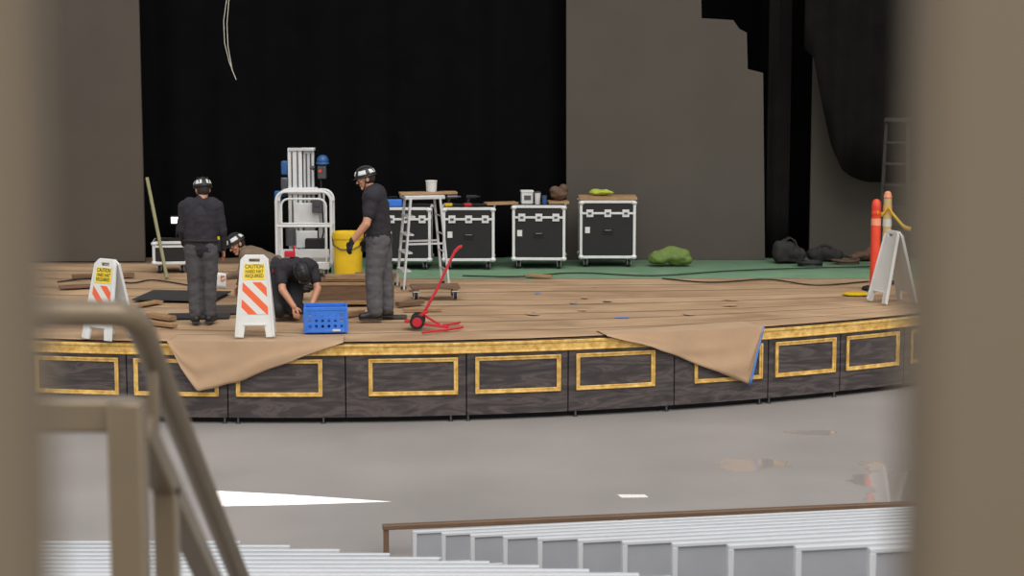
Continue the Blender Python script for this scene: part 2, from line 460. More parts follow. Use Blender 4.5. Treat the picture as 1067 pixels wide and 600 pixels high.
def flap(pts, label, tape=False):
    ph = [(px2phi(px, SZ), d) for px, d in pts]
    def D(f):
        for (a, da), (c, dc) in zip(ph, ph[1:]):
            if a <= f <= c: return da+(dc-da)*(f-a)/(c-a)
        return .008
    f0, f1 = ph[0][0], ph[-1][0]
    def fn(u, v):
        f = f0+(f1-f0)*u
        if v < .3:
            p = arcp(f, R+.04-(.42+.16*noise.noise(V((f*9, 0, 2))))*(1-v/.3)); return V((p.x, p.y, SZ+.034+.008*noise.noise(p*3)))
        k = (v-.3)/.7; d = D(f)*k*(1+.05*noise.noise(V((f*60, 5, 0))))
        p = arcp(f, R+.05+.06*(k**1.3)*noise.noise(V((f*32+k*2, k*2.5, 1)))*D(f)*1.6+.03*k)
        return V((p.x, p.y, SZ+.034-d))
    b = MB(); b.grid(fn, 90, 20)
    o = b.build('paper_sheet', M_flap, solid=.002)
    tag(o, label, 'floor paper')
    if tape:
        tp = MB()
        fa = ph[-2][0]; dl = ph[-2][1]
        n = 10; vs = []
        for k in range(n+1):
            t = k/n; f = fa+(f1-fa)*t; d = dl*(1-t)
            p = arcp(f-.0006, R+.1-.03*t); q = arcp(f+.0014, R+.1-.03*t)
            vs.append((tp.bm.verts.new((p.x, p.y, SZ+.03-d)), tp.bm.verts.new((q.x, q.y, SZ+.03-d))))
        for a, c in zip(vs, vs[1:]): tp.bm.faces.new((a[0], a[1], c[1], c[0]))
        tp.build('tape_edge', M_tape, o, solid=.002)
flap([(176, .0), (190, .3), (207, .56), (245, .46), (290, .27), (330, .11), (358, .008)], 'corner of brown paper hanging over the gold edge, behind the left handrail')
flap([(630, .008), (680, .17), (730, .42), (778, .66), (792, .01)], 'blue-taped corner of brown paper hanging over the right part of the stage front', True)

# ------------------------------------------------------------------ drapes and flats
def drape(x0, x1, y, z1, label, amp=.05, fr=9., zb=None, m=None):
    zb = zb or (lambda u: SZ+.01)
    b = MB()
    n = int((x1-x0)*28)
    b.grid(lambda u, v: V((x0+(x1-x0)*u, y+amp*math.sin((x0+(x1-x0)*u)*fr+1.2*noise.noise(V((u*9, 0, 1))))*(1-.4*v)+.03*noise.noise(V((u*12, v*2, 2))), zb(u)*(1-v)+z1*v)), n, 10)
    o = b.build('stage_curtain', m or M_drape, solid=.004); tag(o, label, 'curtain'); return o
xl = atY(150, 200, 29.0).x; xr = atY(592, 200, 29.0).x
drape(xl-.3, xr+.3, 29.2, 8.4, 'broad black curtain closing the middle of the stage behind the flight cases')
drape(atY(790, 200, 30).x, 9.2, 30.0, 8.4, 'black curtain hanging behind the stepped edge of the grey flat')
b = MB(); xf = atY(150, 200, 28.6).x
b.box(((xf-10)/2, 28.6, SZ+3.7), (xf+10, .06, 7.38)); tag(b.build('scenery_flat', M_flat, bevel=.01), 'tall dark grey flat at the left side of the black curtain', 'scenery flat')
Yf = 28.9
prof = [(590, 272), (797, 268), (795, 76), (779, 72), (778, 34), (770, 30), (764, 21), (731, 19), (729, -80), (590, -80)]
pts = [atY(px, py, Yf) for px, py in prof]
pts[0].z = SZ+.006; pts[1].z = SZ+.006
b = MB(); b.plate([(p.x, p.z) for p in pts], [], .05, Matrix.Translation((0, Yf, 0))); tag(b.build('scenery_flat', M_flatR, bevel=.006), 'wide dark grey flat with a stepped upper right corner, behind the green bag', 'scenery flat')
b = MB(); x0 = atY(846, 100, 29.3).x; b.box(((x0+7.6)/2, 29.3, SZ+3.7), (7.6-x0, .06, 7.38)); tag(b.build('scenery_flat', M_flatR, bevel=.01), 'narrow dark grey flat at the right, partly under the swagged black curtain', 'scenery flat')
x0 = atY(838, 20, 28.6).x; x1 = atY(1000, 20, 28.6).x
z_a = [atY(838, p, 28.6).z for p in (50, 60, 110, 155, 176, 184, 188, 190)]
def swag(u):
    t = u*7; i = min(6, int(t)); return z_a[i]+(z_a[i+1]-z_a[i])*(t-i)
def swag_u(u): return swag(min(1, u*2.2))
drape(x0, x1, 28.6, 8.4, 'short black curtain swagged up with a curved hem at upper right', .04, 14., swag_u, M_drapeR)
drape(atY(802, 0, 29.1).x, atY(826, 0, 29.1).x, 29.1, 8.4, 'thin black leg curtain beside the stepped grey flat', .03, 20., None, M_drapeR)
hc_ = thing('hanging_cable', 'pale double cable dangling in front of the black curtain', 'cable', (atY(236, 0, 26.2).x, 26.2, 8.27))
for pz in ([(238, -120), (236, 0), (233, 22), (234, 45), (239, 65), (246, 83)], [(239, -120), (238.5, 0), (236.5, 25), (237.5, 48), (240, 62), (242, 74)]):
    b = MB()
    pp = [atY(px, py, 26.2) for px, py in pz]; pp[0].z = 8.27
    sm = []
    for i in range(len(pp)-1):
        for k in range(4): sm.append(pp[i].lerp(pp[i+1], k/4))
    sm.append(pp[-1]); b.tube(sm, .0055, 6); b.build('strand', M_wcable, hc_, True)

# ------------------------------------------------------------------ flight cases
def road_case(px, py, w, d, h, label, rz=0., latches=True, group='black flight cases with silver edges', lift=.008):
    p = at(px, py); c = thing('flight_case', label, 'flight case', (p.x, p.y+d/2, SZ+lift), rz, group)
    zb = .13; zs = zb+(h-zb)*.78; e = .04
    b = MB(); b.box((0, 0, (zb+zs)/2), (w-.02, d-.02, zs-zb)); body = b.build('body', M_black, c, bevel=.005)
    b = MB(); b.box((0, 0, (zs+h)/2+.002), (w-.02, d-.02, h-zs-.004)); lid = b.build('lid', M_black, c, bevel=.005)
    b = MB()
    for sx in (-1, 1):
        for sy in (-1, 1): b.box((sx*(w-e)/2, sy*(d-e)/2, (zb+h)/2), (e, e, h-zb-.01))
    for z in (zb+e/2, h-e/2):
        for sy in (-1, 1): b.box((0, sy*(d-e)/2, z), (w, e, e))
        for sx in (-1, 1): b.box((sx*(w-e)/2, 0, z), (e, d, e))
    for sy in (-1, 1): b.box((0, sy*(d-.02)/2, zs), (w, .022, .032))
    for sx in (-1, 1): b.box((sx*(w-.02)/2, 0, zs), (.022, d, .032))
    b.build('edge_frame', M_whitepaint, c, bevel=.004)
    for sx in (-1, 1):
        for sy in (-1, 1):
            for z in (zb+.02, h-.035):
                b = MB(); b.ell((sx*(w/2-.025), sy*(d/2-.025), z), (.046, .046, .036), None, 10, 8); b.build('ball_corner', M_whitepaint, c)
            caster(c, sx*(w/2-.09), sy*(d/2-.09))
    if latches:
        for sx in (-.32, .0, .32):
            b = MB(); b.box((sx*w, -d/2-.003, zs), (.1, .012, .11)); l = b.build('latch', M_whitepaint, c, bevel=.003)
            b = MB(); b.box((sx*w, -d/2-.012, zs), (.05, .01, .03)); b.cyl((sx*w, -d/2-.02, zs), (sx*w, -d/2, zs), .012, n=10); b.build('twist', M_steel, l)
        hz = zb+(zs-zb)*.6
        b = MB(); b.box((0, -d/2+.006, hz), (.15, .012, .1)); hh = b.build('handle_plate', M_rubber, c, bevel=.003)
        b = MB(); b.tube([(-.05, -d/2, hz+.02), (-.045, -d/2-.02, hz+.015), (.045, -d/2-.02, hz+.015), (.05, -d/2, hz+.02)], .009); b.build('handle', M_steel, hh)
        b = MB(); b.box((-w*.36, -d/2+.009, hz+.02), (.07, .004, .09)); b.build('paper_label', M_white, c)
    return c, p, p.y+d/2, SZ+lift+h
case_a = road_case(424, 282, .70, .6, .91, 'black flight case standing behind the stepladder')
case_b = road_case(488, 282, .75, .6, .91, 'black flight case just right of the stepladder, with small tools on top', .02)
case_c = road_case(562, 281, .77, .6, .93, 'black flight case with a white box and a brown bag on its lid', -.03)
case_d = road_case(633, 279, .82, .6, .98, 'black flight case topped with a timber board, beside the green bag', .0)
case_e = road_case(176, 286, .5, .5, .46, 'low black flight case at the foot of the left grey flat, beside the back-turned person', .1, False, None, .014)

def on(case, px):
    return V((atY(px, 210, case[2]).x, case[2], case[3]+.001))
def board(p0, p1, w, t, m, label, name='timber_board', cat='board', group=None):
    b = MB(); b.beam(p0, p1, w, t); return tag(b.build(name, m, bevel=.004), label, cat, group)
q = on(case_d, 633); board(q+V((-.43, -.05, .024)), q+V((.42, -.05, .024)), .5, .042, M_wood, 'thick timber board lying across the lid of the rightmost flight case')
q0 = on(case_b, 506); q1 = on(case_c, 538); zz = max(q0.z, q1.z)+.02
board(V((q0.x, q0.y-.1, zz-.005)), V((q1.x, q1.y-.1, zz)), .25, .03, M_wood, 'pale plank bridging the gap between the two middle flight cases')
q = on(case_c, 578); board(q+V((-.1, 0, .022)), q+V((.2, .02, .022)), .3, .036, M_wood, 'short timber offcut under the brown bag on a flight case')
def lump(name, c, parts, m, label, cat, vox=.012, amp=.012, sc=9, it=3):
    b = MB()
    for (x, y, z, rx, ry, rz) in parts: b.ell((x, y, z), (rx, ry, rz))
    me = b.bake(vox, it, amp, sc, name)
    zmin = min(v.co.z for v in me.vertices)
    for v in me.vertices: v.co.z -= zmin
    o = link_mesh(name, me, m); o.location = c
    return tag(o, label, cat)
lump('tool_bag', q+V((.06, 0, .041)), [(0, 0, .08, .13, .09, .085), (-.06, 0, .13, .08, .07, .08), (.07, .02, .16, .07, .07, .08)], M_brownbag, 'slumped brown canvas bag on top of the third flight case', 'bag')
def tub(p, r, h, m, label, lidm=None):
    o = thing('tub', label, 'tub', p)
    b = MB(); b.lathe([(r*.86, 0), (r*.9, .01), (r, h-.015), (r*1.07, h-.012), (r*1.07, h), (r*.93, h), (r*.9, h-.03)]); b.build('body', m, o)
    if lidm:
        b = MB(); b.lathe([(r*1.08, h-.004), (r*1.08, h+.012), (r*.9, h+.016)]); b.build('lid', lidm, o)
    return o
o = thing('storage_box', 'small white box on the left end of the third flight case', 'box', on(case_c, 549)+V((0, .0, .0)), .1)
b = MB(); b.box((0, 0, .085), (.17, .16, .17)); b.build('body', M_white, o, bevel=.006)
b = MB(); b.box((0, 0, .18), (.185, .175, .03)); b.build('lid', M_whitepaint, o, bevel=.006)
b = MB(); b.box((0, -.082, .09), (.1, .003, .07)); b.build('label_patch', M_steel, o)
tub(on(case_c, 560)+V((0, -.12, 0)), .045, .17, M_whitepaint, 'slim white canister beside the brown bag', M_steel)
tub(on(case_c, 567)+V((0, -.2, 0)), .035, .12, M_bluedk, 'small blue can in front of the brown bag', M_steel)
lump('cloth', on(case_d, 626)+V((0, -.02, .046)), [(0, 0, .035, .18, .1, .04), (-.08, 0, .05, .08, .07, .04), (.1, .02, .03, .09, .08, .03)], M_lime, 'crumpled lime-yellow safety vest on the timber board', 'cloth', .01, .015, 12)
o = thing('tool_box', 'small blue toolbox on the flight case behind the stepladder', 'toolbox', on(case_a, 410)+V((0, -.1, 0)))
b = MB(); b.box((0, 0, .05), (.26, .16, .1)); b.build('body', M_blue, o, bevel=.008)
b = MB(); b.tube([(-.06, 0, .1), (-.06, 0, .135), (.06, 0, .135), (.06, 0, .1)], .008); b.build('handle', M_rubber, o)
for px, lbl, m in ((472, 'small dark drill lying on the second flight case', M_steel), (492, 'black hand tool on the second flight case, next to the plank', M_rubber)):
    o = thing('power_tool', lbl, 'tool', on(case_b, px)+V((0, -.05, 0)), .3)
    b = MB(); b.cyl((-.09, 0, .13), (.06, 0, .13), .03, .03, 14); b.cyl((.06, 0, .13), (.12, 0, .13), .018, .01, 12); b.build('body', m, o)
    b = MB(); b.beam((-.05, 0, .12), (-.07, 0, .04), .035, .04); b.build('grip', M_rubber, o, bevel=.005)
    b = MB(); b.box((-.07, 0, .021), (.11, .07, .042)); b.build('battery', M_yellow if px == 472 else M_red, o, bevel=.006)
p = on(case_e, 183)
o = thing('work_light', 'small glowing work light propped on the low flight case', 'lamp', p)
b = MB(); b.box((0, 0, .01), (.16, .12, .02)); b.cyl((0, 0, .02), (0, 0, .22), .01); b.build('stand', M_rubber, o)
b = MB(); b.box((0, 0, .28), (.16, .06, .12)); hd = b.build('head', M_rubber, o, bevel=.006)
b = MB(); b.box((0, -.033, .28), (.13, .006, .09)); b.build('lens', M_lamp, hd)
p0 = at(174, 292)+V((0, 0, .03)); p1 = atY(153, 185, p0.y+.7)
b = MB(); b.beam(p0, p1, .045, .03); tag(b.build('timber_batten', M_olive, bevel=.003), 'olive batten leaning against the left grey flat', 'batten')

# ------------------------------------------------------------------ lift
p = at(317, 292)
lf = thing('personnel_lift', 'white and blue personnel lift with a tubular guard cage, behind the crew', 'lift', (p.x, p.y+.35, SZ+.03))
b = MB(); b.box((0, 0, .17), (.7, .62, .1)); b.box((0, .0, .24), (.6, .5, .05)); b.build('base', M_whitepaint, lf, bevel=.01)
for sx in (-1, 1):
    for sy in (-1, 1): caster(lf, sx*.3, sy*.27, .055, .13)
b = MB(); b.box((-.16, .18, .98), (.2, .14, 1.6)); b.build('mast', M_whitepaint, lf, bevel=.012)
b = MB()
for x in (-.2, -.12): b.box((x, .106, .98), (.018, .01, 1.5))
b.build('mast_groove', M_steel, lf)
b = MB(); b.box((.03, .2, .98), (.15, .1, 1.58)); b.build('inner_mast', M_alu, lf, bevel=.01)
b = MB(); b.box((.0, .146, 1.25), (.02, .01, .9)); b.box((.06, .146, 1.25), (.02, .01, .9)); b.build('lift_chain', M_steel, lf)
b = MB(); b.box((-.06, .18, 1.76), (.36, .18, .04)); b.build('mast_cap', M_alu, lf, bevel=.006)
b = MB(); b.box((-.05, .11, 1.18), (.42, .06, .1)); b.build('mast_bracket', M_alu, lf, bevel=.006)
b = MB(); b.box((.0, .08, .86), (.36, .05, .3)); b.box((.0, .06, .5), (.3, .06, .24)); b.build('carriage', M_whitepaint, lf, bevel=.01)
b = MB(); b.box((.16, .02, .98), (.14, .1, .2)); b.cyl((.16, -.04, 1.0), (.16, -.03, 1.0), .04); b.build('control_panel', M_steel, lf, bevel=.008)
b = MB(); b.cyl((-.22, .0, .42), (-.22, .0, .66), .07); b.cyl((-.22, .0, .66), (-.22, .0, .7), .05); b.build('pump', M_steel, lf, bevel=.006)
b = MB(); b.box((.12, -.02, .42), (.26, .18, .2)); b.build('battery_box', M_rubber, lf, bevel=.01)
b = MB(); b.ell((.23, .14, 1.6), (.085, .09, .085)); b.lathe([(.09, 1.55), (.095, 1.565), (.085, 1.58)], (.23, .14, 0)); b.build('motor_cover', M_bluedk, lf)
b = MB(); b.box((.22, .14, 1.44), (.12, .12, .18)); b.cyl((.12, .15, 1.5), (.05, .17, 1.5), .03); b.build('motor', M_steel, lf, bevel=.01)
b = MB(); b.cyl((.2, .075, 1.46), (.2, .05, 1.46), .022); b.build('stop_button', M_orange, lf)
b = MB(); b.box((-.31, .16, 1.5), (.09, .12, .2)); b.build('battery_pack', M_bluedk, lf, bevel=.02)
b = MB(); b.box((-.31, .12, 1.27), (.1, .1, .2)); b.beam((-.3, .14, 1.3), (-.2, .18, 1.3), .04, .04); b.build('charger', M_steel, lf, bevel=.02)
b = MB(); b.box((-.4, .1, 1.08), (.09, .14, .2)); b.beam((-.36, .12, 1.1), (-.2, .18, 1.15), .03, .03); b.build('hose_reel', M_bluedk, lf, bevel=.02)
b = MB(); b.box((.2, .2, .75), (.09, .09, .9)); b.build('hydraulic_column', M_whitepaint, lf, bevel=.01)
b = MB(); b.tube([(.15, .1, .3), (.24, .05, .6), (.22, .1, 1.0), (.2, .12, 1.38)], .012); b.build('hose', M_rubber, lf)
def rrect(w, z0, z1, y, r=.13, n=7):
    pts = []
    for cx, cz, a0 in ((w/2-r, z1-r, 0), (-w/2+r, z1-r, PI/2)):
        for k in range(n+1):
            a = a0+PI/2*k/n; pts.append(V((cx+r*math.cos(a), y, cz+r*math.sin(a))))
    return [V((w/2, y, z0))]+pts+[V((-w/2, y, z0))]
b = MB()
for y in (-.3, .03):
    b.tube(rrect(.76, .2, 1.2, y), .021, 10); b.cyl((-.38, y, .72), (.38, y, .72), .018)
b.tube(rrect(.62, .2, 1.1, -.3, .1), .015, 10)
for z in (.72, 1.05):
    for sx in (-1, 1): b.cyl((sx*.38, -.3, z), (sx*.38, .03, z), .016)
b.build('guard_cage', M_whitepaint, lf)
b = MB(); b.box((0, -.14, .28), (.7, .32, .03)); b.box((0, -.3, .34), (.7, .012, .12)); b.build('platform', M_alu, lf, bevel=.004)

# yellow barrel
p = at(363, 296)
bn = thing('yellow_barrel', 'tall rounded yellow plastic barrel between the lift and the gloved person', 'barrel', (p.x+.0, p.y, SZ+.03))
b = MB(); b.slathe([(.165, 0), (.178, .015), (.19, .2), (.193, .35), (.195, .5), (.2, .6), (.212, .605), (.216, .64), (.21, .69), (.19, .69), (.18, .6), (.02, .58)], 48, 1., 1., .82); b.build('body', M_yellow, bn, bevel=.003)
b = MB(); b.tube([(-.215, 0, .62), (-.19, -.12, .52), (-.08, -.21, .47), (.08, -.21, .47), (.19, -.12, .52), (.215, 0, .62)], .009); b.build('handle', M_steel, bn)

# step ladder
def step_ladder(px, py, h, wid, spread, label, rz, m, n=4, top=True, lift=.03, tx=.09, tw=.36, sx_=1.):
    p = at(px, py); o = thing('stepladder', label, 'ladder', (p.x, p.y+.2, SZ+lift), rz)
    for nm, sgn in (('front_rail', -1), ('rear_rail', 1)):
        for sx in (-1, 1):
            b = MB(); b.beam((sgn*spread/2, sx*wid/2, 0), (sgn*tx, sx*wid*tw, h), .028*sx_, (.06 if sgn < 0 else .04)*sx_, (0, 1, 0)); r_ = b.build(nm, m, o, bevel=.003)
            b = MB(); b.box((sgn*spread/2, sx*wid/2, .02), (.07, .045, .04)); b.build('rubber_foot', M_rubber, r_)
    for k in range(1, n+1):
        t = k/(n+1); x = -spread/2+(spread/2-tx)*t; y = wid/2-(wid*(.5-tw))*t
        b = MB(); b.box((x+.03, 0, h*t), (.11, 2*y, .022)); b.build('step', m, o, bevel=.003)
        x = spread/2-(spread/2-tx)*t
        b = MB(); b.cyl((x, -y, h*t), (x, y, h*t), .01, n=8); b.build('rear_brace', m, o)
    for sx in (-1, 1):
        b = MB(); b.beam((-spread/2+(spread/2-tx)*.5, sx*wid*.43, h*.5), (spread/2-(spread/2-tx)*.5, sx*wid*.43, h*.5), .012, .025); b.build('spreader', m, o)
    if top:
        b = MB(); b.box((0, 0, h+.015), (2*tx+.14, wid*.85, .05)); b.build('top_cap', m, o, bevel=.008)
    return o, p
lad, lp = step_ladder(440, 303, 1.2, .46, .62, 'aluminium platform stepladder with a white bucket on top, beside the gloved person', .25, M_alu, tx=.2, tw=.42)
lz = SZ+.03+1.24
board(V((lp.x-.3, lp.y+.14, lz+.02)), V((lp.x+.45, lp.y+.3, lz+.02)), .2, .03, M_wood, 'short plank resting on the top cap of the stepladder')
tub(V((lp.x+.12, lp.y+.22, lz+.037)), .075, .15, M_white, 'white bucket on the plank at the top of the stepladder')
p = at(450, 315)
o = thing('wheeled_dolly', 'flat timber dolly with black casters beside the stepladder', 'dolly', (p.x+.03, p.y+.2, SZ+.03), .12)
b = MB()
for k in (-1, 0, 1): b.box((0, k*.13, .15), (.62, .11, .03))
b.box((-.25, 0, .125), (.07, .38, .03)); b.box((.25, 0, .125), (.07, .38, .03)); b.build('deck', M_wooddk, o, bevel=.003)
for sx in (-1, 1):
    for sy in (-1, 1): caster(o, sx*.25, sy*.15, .05, .112)

# wooden box
p = at(368, 321)
o = thing('timber_box', 'long low brown timber box on the paper behind the blue crate', 'box', (p.x, p.y+.22, SZ+.035), .03)
b = MB()
for sy in (-1, 1): b.box((0, sy*.2, .15), (.98, .025, .28))
for sx in (-1, 1): b.box((sx*.48, 0, .15), (.025, .4, .28))
b.box((0, 0, .02), (.96, .4, .02)); b.build('walls', M_wooddk, o, bevel=.003)
b = MB(); b.box((0, -.216, .035), (1.0, .012, .05)); b.box((0, -.216, .27), (1.0, .012, .04)); b.build('battens', M_wood, o, bevel=.003)
b = MB(); b.box((-.03, .02, .298), (.8, .36, .014)); b.build('lid_board', M_wooddk, o, bevel=.003)
c0 = V((p.x, p.y+.22, SZ+.035+.34))
board(c0+V((-.36, -.06, 0)), c0+V((.3, -.02, 0)), .1, .06, M_wood, 'chunky timber offcut lying on the lid of the long timber box')
board(c0+V((.0, .1, 0)), c0+V((.52, .12, .0)), .12, .06, M_wooddk, 'brown timber overhanging the right end of the long timber box')

# blue milk crate
p = at(338, 350)
o = thing('milk_crate', 'bright blue plastic milk crate on the stage right of the striped sign', 'crate', (p.x, p.y+.18, SZ+.036), .1)
def lattice(w, h, nx, nz):
    holes = []; e = .042
    cw = (w-e*(nx+1))/nx; z0, z1 = .06, h-.07; ch = (z1-z0-e*.8*(nz-1))/nz
    for i in range(nx):
        for j in range(nz):
            x = -w/2+e+i*(cw+e); z = z0+j*(ch+e*.8)
            holes.append([(x, z), (x+cw, z), (x+cw, z+ch), (x, z+ch)])
    return [(-w/2, 0), (w/2, 0), (w/2, h), (-w/2, h)], holes
cw, cd, ch = .47, .35, .29
b = MB()
for sy in (-1, 1):
    ou, ho = lattice(cw, ch, 6, 3); b.plate(ou, ho, .012, Matrix.Translation((0, sy*cd/2, 0)))
for sx in (-1, 1):
    ou, ho = lattice(cd, ch, 4, 3); b.plate(ou, ho, .012, Matrix.Translation((sx*cw/2, 0, 0)) @ Matrix.Rotation(PI/2, 4, 'Z'))
b.box((0, 0, .01), (cw, cd, .02)); b.build('basket', M_blue, o)
b = MB()
for z, t in ((ch-.016, .04), (.018, .03)):
    for sy in (-1, 1): b.box((0, sy*cd/2, z), (cw+.02, .022, t))
    for sx in (-1, 1): b.box((sx*cw/2, 0, z), (.022, cd+.02, t))
for sx in (-1, 1):
    for sy in (-1, 1): b.box((sx*cw/2, sy*cd/2, ch/2), (.03, .03, ch))
b.build('rim', M_blue, o, bevel=.004)
b = MB(); b.box((.12, -cd/2-.0125, .03), (.09, .003, .022)); b.build('white_mark', M_white, o)
lump('cloth', p+V((0, .18, .058)), [(0, 0, .09, .17, .12, .09), (.07, .03, .12, .09, .08, .08)], M_blue, 'blue cloth bundled inside the blue milk crate', 'cloth')

# red lever dolly
p = at(440, 347)
o = thing('lever_dolly', 'red lever dolly with a long angled handle, standing right of the blue crate', 'dolly', (p.x, p.y+.15, SZ+.036), 0)
b = MB(); b.tube([(-.08, 0, .1), (0, 0, .16), (.15, .02, .42), (.33, .05, .8), (.37, .06, .88), (.42, .062, .93)], .016, 10); b.build('handle', M_red, o)
b = MB(); b.tube([(.37, .06, .88), (.42, .062, .93), (.455, .064, .94)], .02, 10); b.build('grip', M_red, o)
for sy in (-1, 1):
    w = MB(); w.cyl((-.06, sy*.11-.02, .085), (-.06, sy*.11+.02, .085), .085, n=24); w.build('wheel', M_rubber, o, bevel=.006)
    w = MB(); w.cyl((-.06, sy*.11-.024, .085), (-.06, sy*.11+.024, .085), .055, n=20); w.build('hub', M_red, o, bevel=.004)
b = MB(); b.cyl((-.06, -.13, .085), (-.06, .13, .085), .016); b.beam((-.1, -.06, .1), (.06, -.04, .2), .022, .03); b.beam((-.1, .06, .1), (.06, .04, .2), .022, .03)
b.box((-.15, 0, .08), (.12, .16, .02)); b.build('frame', M_red, o, bevel=.003)
b = MB(); b.beam((-.02, -.08, .06), (.3, -.12, .03), .06, .025); b.beam((.0, -.02, .16), (.2, -.08, .05), .018, .025); b.build('toe_plate', M_red, o, bevel=.003)
z_ = SZ+.05
for a_, c_, lb in (((440, 351), (482, 346), 'red steel bar lying on the paper, longest beside the lever dolly'), ((462, 343), (479, 341), 'short red steel bar lying to the right of the lever dolly')):
    a0 = at(*a_); c0 = at(*c_); a0.z = c0.z = z_
    b = MB(); b.tube([a0, a0.lerp(c0, .5), a0.lerp(c0, .9)+V((0, .02, 0)), c0+V((0, .06, 0))], .014, 8); tag(b.build('steel_bar', M_red), lb, 'bar')

# A-frame signs
ROTX = Matrix.Rotation(PI/2, 3, 'X')
def barricade(loc, rz, label, h=.9, wb=.45, wt=.31, tilt=11, striped=True, text=True, m=M_white):
    o = thing('a_frame_sign', label, 'safety sign', loc, rz, None)
    a = math.radians(tilt)
    for sgn, nm in ((-1, 'front_panel'), (1, 'rear_panel')):
        Lz = h/math.cos(a)
        Mx = Matrix.Translation((0, sgn*.012, h)) @ Matrix.Rotation(a*sgn*1., 4, 'X')
        if sgn > 0: Mx = Mx @ Matrix.Rotation(PI, 4, 'Z')
        ou = [(-wb/2, -Lz), (-wb/2+.1, -Lz), (-wb/2+.12, -Lz+.13), (wb/2-.12, -Lz+.13), (wb/2-.1, -Lz), (wb/2, -Lz), (wt/2, -.05), (wt/2-.05, 0), (-wt/2+.05, 0), (-wt/2, -.05)]
        hole = [(-.06, -.075), (.06, -.075), (.06, -.04), (-.06, -.04)]
        b = MB(); b.plate(ou, [hole], .028, Mx); pn = b.build(nm, m, o, bevel=.004)
        b = MB()
        for sx in (-1, 1): b.beam(Mx @ V((sx*(wb/2-.015), -.016, -Lz+.01)), Mx @ V((sx*(wt/2-.015), -.016, -.05)), .022, .02, Mx.to_3x3() @ V((0, 1, 0)))
        b.beam(Mx @ V((-wb/2+.1, -.016, -Lz+.14)), Mx @ V((wb/2-.1, -.016, -Lz+.14)), .02, .02); b.build('rib', m, pn, bevel=.003)
        if striped:
            sh = MB(); sw0, sw1 = wb/2-.075, wt/2-.035
            sh.plate([(-sw0, -.72*Lz), (sw0, -.72*Lz), (sw1+.01, -.33*Lz), (-sw1-.01, -.33*Lz)], [], .004)
            so = sh.build('striped_sheeting', M_stripe, o); so.matrix_basis = Mx @ Matrix.Translation((0, -.0165, 0))
        if text:
            lb = MB(); lb.plate([(-wt/2+.035, -.30*Lz), (wt/2-.035, -.30*Lz), (wt/2-.045, -.105*Lz), (-wt/2+.045, -.105*Lz)], [], .004)
            lo = lb.build('notice', M_label, o); lo.matrix_basis = Mx @ Matrix.Translation((0, -.0165, 0))
            for tx, zf, sz in (('CAUTION', -.14, .06), ('HARD HAT', -.2, .055), ('REQUIRED', -.255, .055)):
                text_part(tx, sz, M_ink, lo, (0, -.003, zf*Lz), ROTX, width=(wt-.11))
    b = MB(); b.cyl((-wt/2+.05, 0, h-.01), (wt/2-.05, 0, h-.01), .016); b.build('hinge', m, o)
    return o
p = at(264, 356.5); barricade((p.x, p.y+.21, SZ+.05), .08, 'white A-frame sign with orange stripes and yellow notice, beside the blue milk crate')
p = at(110, 358); barricade((p.x, p.y+.21, SZ+.036), -.55, 'white A-frame sign with yellow notice, above the left handrail', .88, .43, .31, 12)
p = at(931, 318); barricade((p.x, p.y+.1, SZ+.034), -1.2, 'plain white A-frame sign turned edge-on at the right, next to the orange post', .9, .45, .31, 13, False, False)

# delineator posts
p = at(911, 303); pd = p.copy()
o = thing('delineator_post', 'orange-red tubular delineator post with a black base at right', 'safety post', (p.x, p.y, SZ+.02))
b = MB(); b.lathe([(.17, 0), (.17, .03), (.12, .045), (.06, .05)], n=8); b.build('base', M_rubber, o)
b = MB(); b.lathe([(.065, .045), (.065, .9), (.06, .93), (.06, 1.0), (.068, 1.02), (.06, 1.05)], n=20); b.build('tube', M_orange, o)
b = MB(); b.lathe([(.0665, .86), (.0665, .95)], n=20); b.build('reflective_band', M_paleor, o)
b = MB(); b.lathe([(.06, 1.05), (.064, 1.1), (.058, 1.17), (.035, 1.2), (.01, 1.21)], n=20); b.build('top_cap', M_orange, o)
p = at(928, 300)
o = thing('delineator_post', 'pale yellowish post with orange and white bands behind the edge-on white sign', 'safety post', (p.x, p.y+.35, SZ+.02))
b = MB(); b.lathe([(.15, 0), (.15, .03), (.05, .05)], n=8); b.build('base', M_rubber, o)
b = MB(); b.cyl((0, 0, .04), (0, 0, 1.16), .06, .055, 18); b.build('tube', M_yolive, o)
b = MB(); b.lathe([(.05, 1.16), (.06, 1.18), (.045, 1.24), (.02, 1.26)], n=16); b.build('top_cap', M_paleor, o)
for z, m_ in ((.6, M_paleor), (.78, M_white), (.96, M_paleor)):
    b = MB(); b.lathe([(.062, z), (.062, z+.1)], n=18); b.build('reflective_band', m_, o)
q1 = V((pd.x, pd.y-.085, SZ+1.08)); q2 = V((p.x, p.y+.35-.085, SZ+1.1)); q3 = V((p.x+.3, p.y+.22, SZ+.8))
def tapefn(u, v):
    c = q1.lerp(q2, u/.5) if u < .5 else q2.lerp(q3, (u-.5)/.5)
    sag = -.05*math.sin(PI*min(1, u/.5)) if u < .5 else -.06*math.sin(PI*(u-.5)/.5)
    return c+V((0, 0, sag-.06*v+.008*math.sin(u*20)))
b = MB(); b.grid(tapefn, 24, 2); tag(b.build('barrier_tape', M_yellow, solid=.003), 'yellow barrier tape strung between the orange and the pale yellowish post', 'tape')
p = at(892, 309)
b = MB(); b.lathe([(.18, 0), (.19, .015), (.14, .03), (.08, .034)], n=8, sy=.7); o = b.build('base_plate', M_yellow); tag(o, 'flat yellow base plate on the paper beside the orange post', 'base plate'); o.location = p+V((0, 0, .025))
step_ladder(934, 283, 2.15, .42, .4, 'dim tall ladder behind the orange post, below the swagged curtain', 1.3, M_olivedk, 6, lift=.006, sx_=.7)

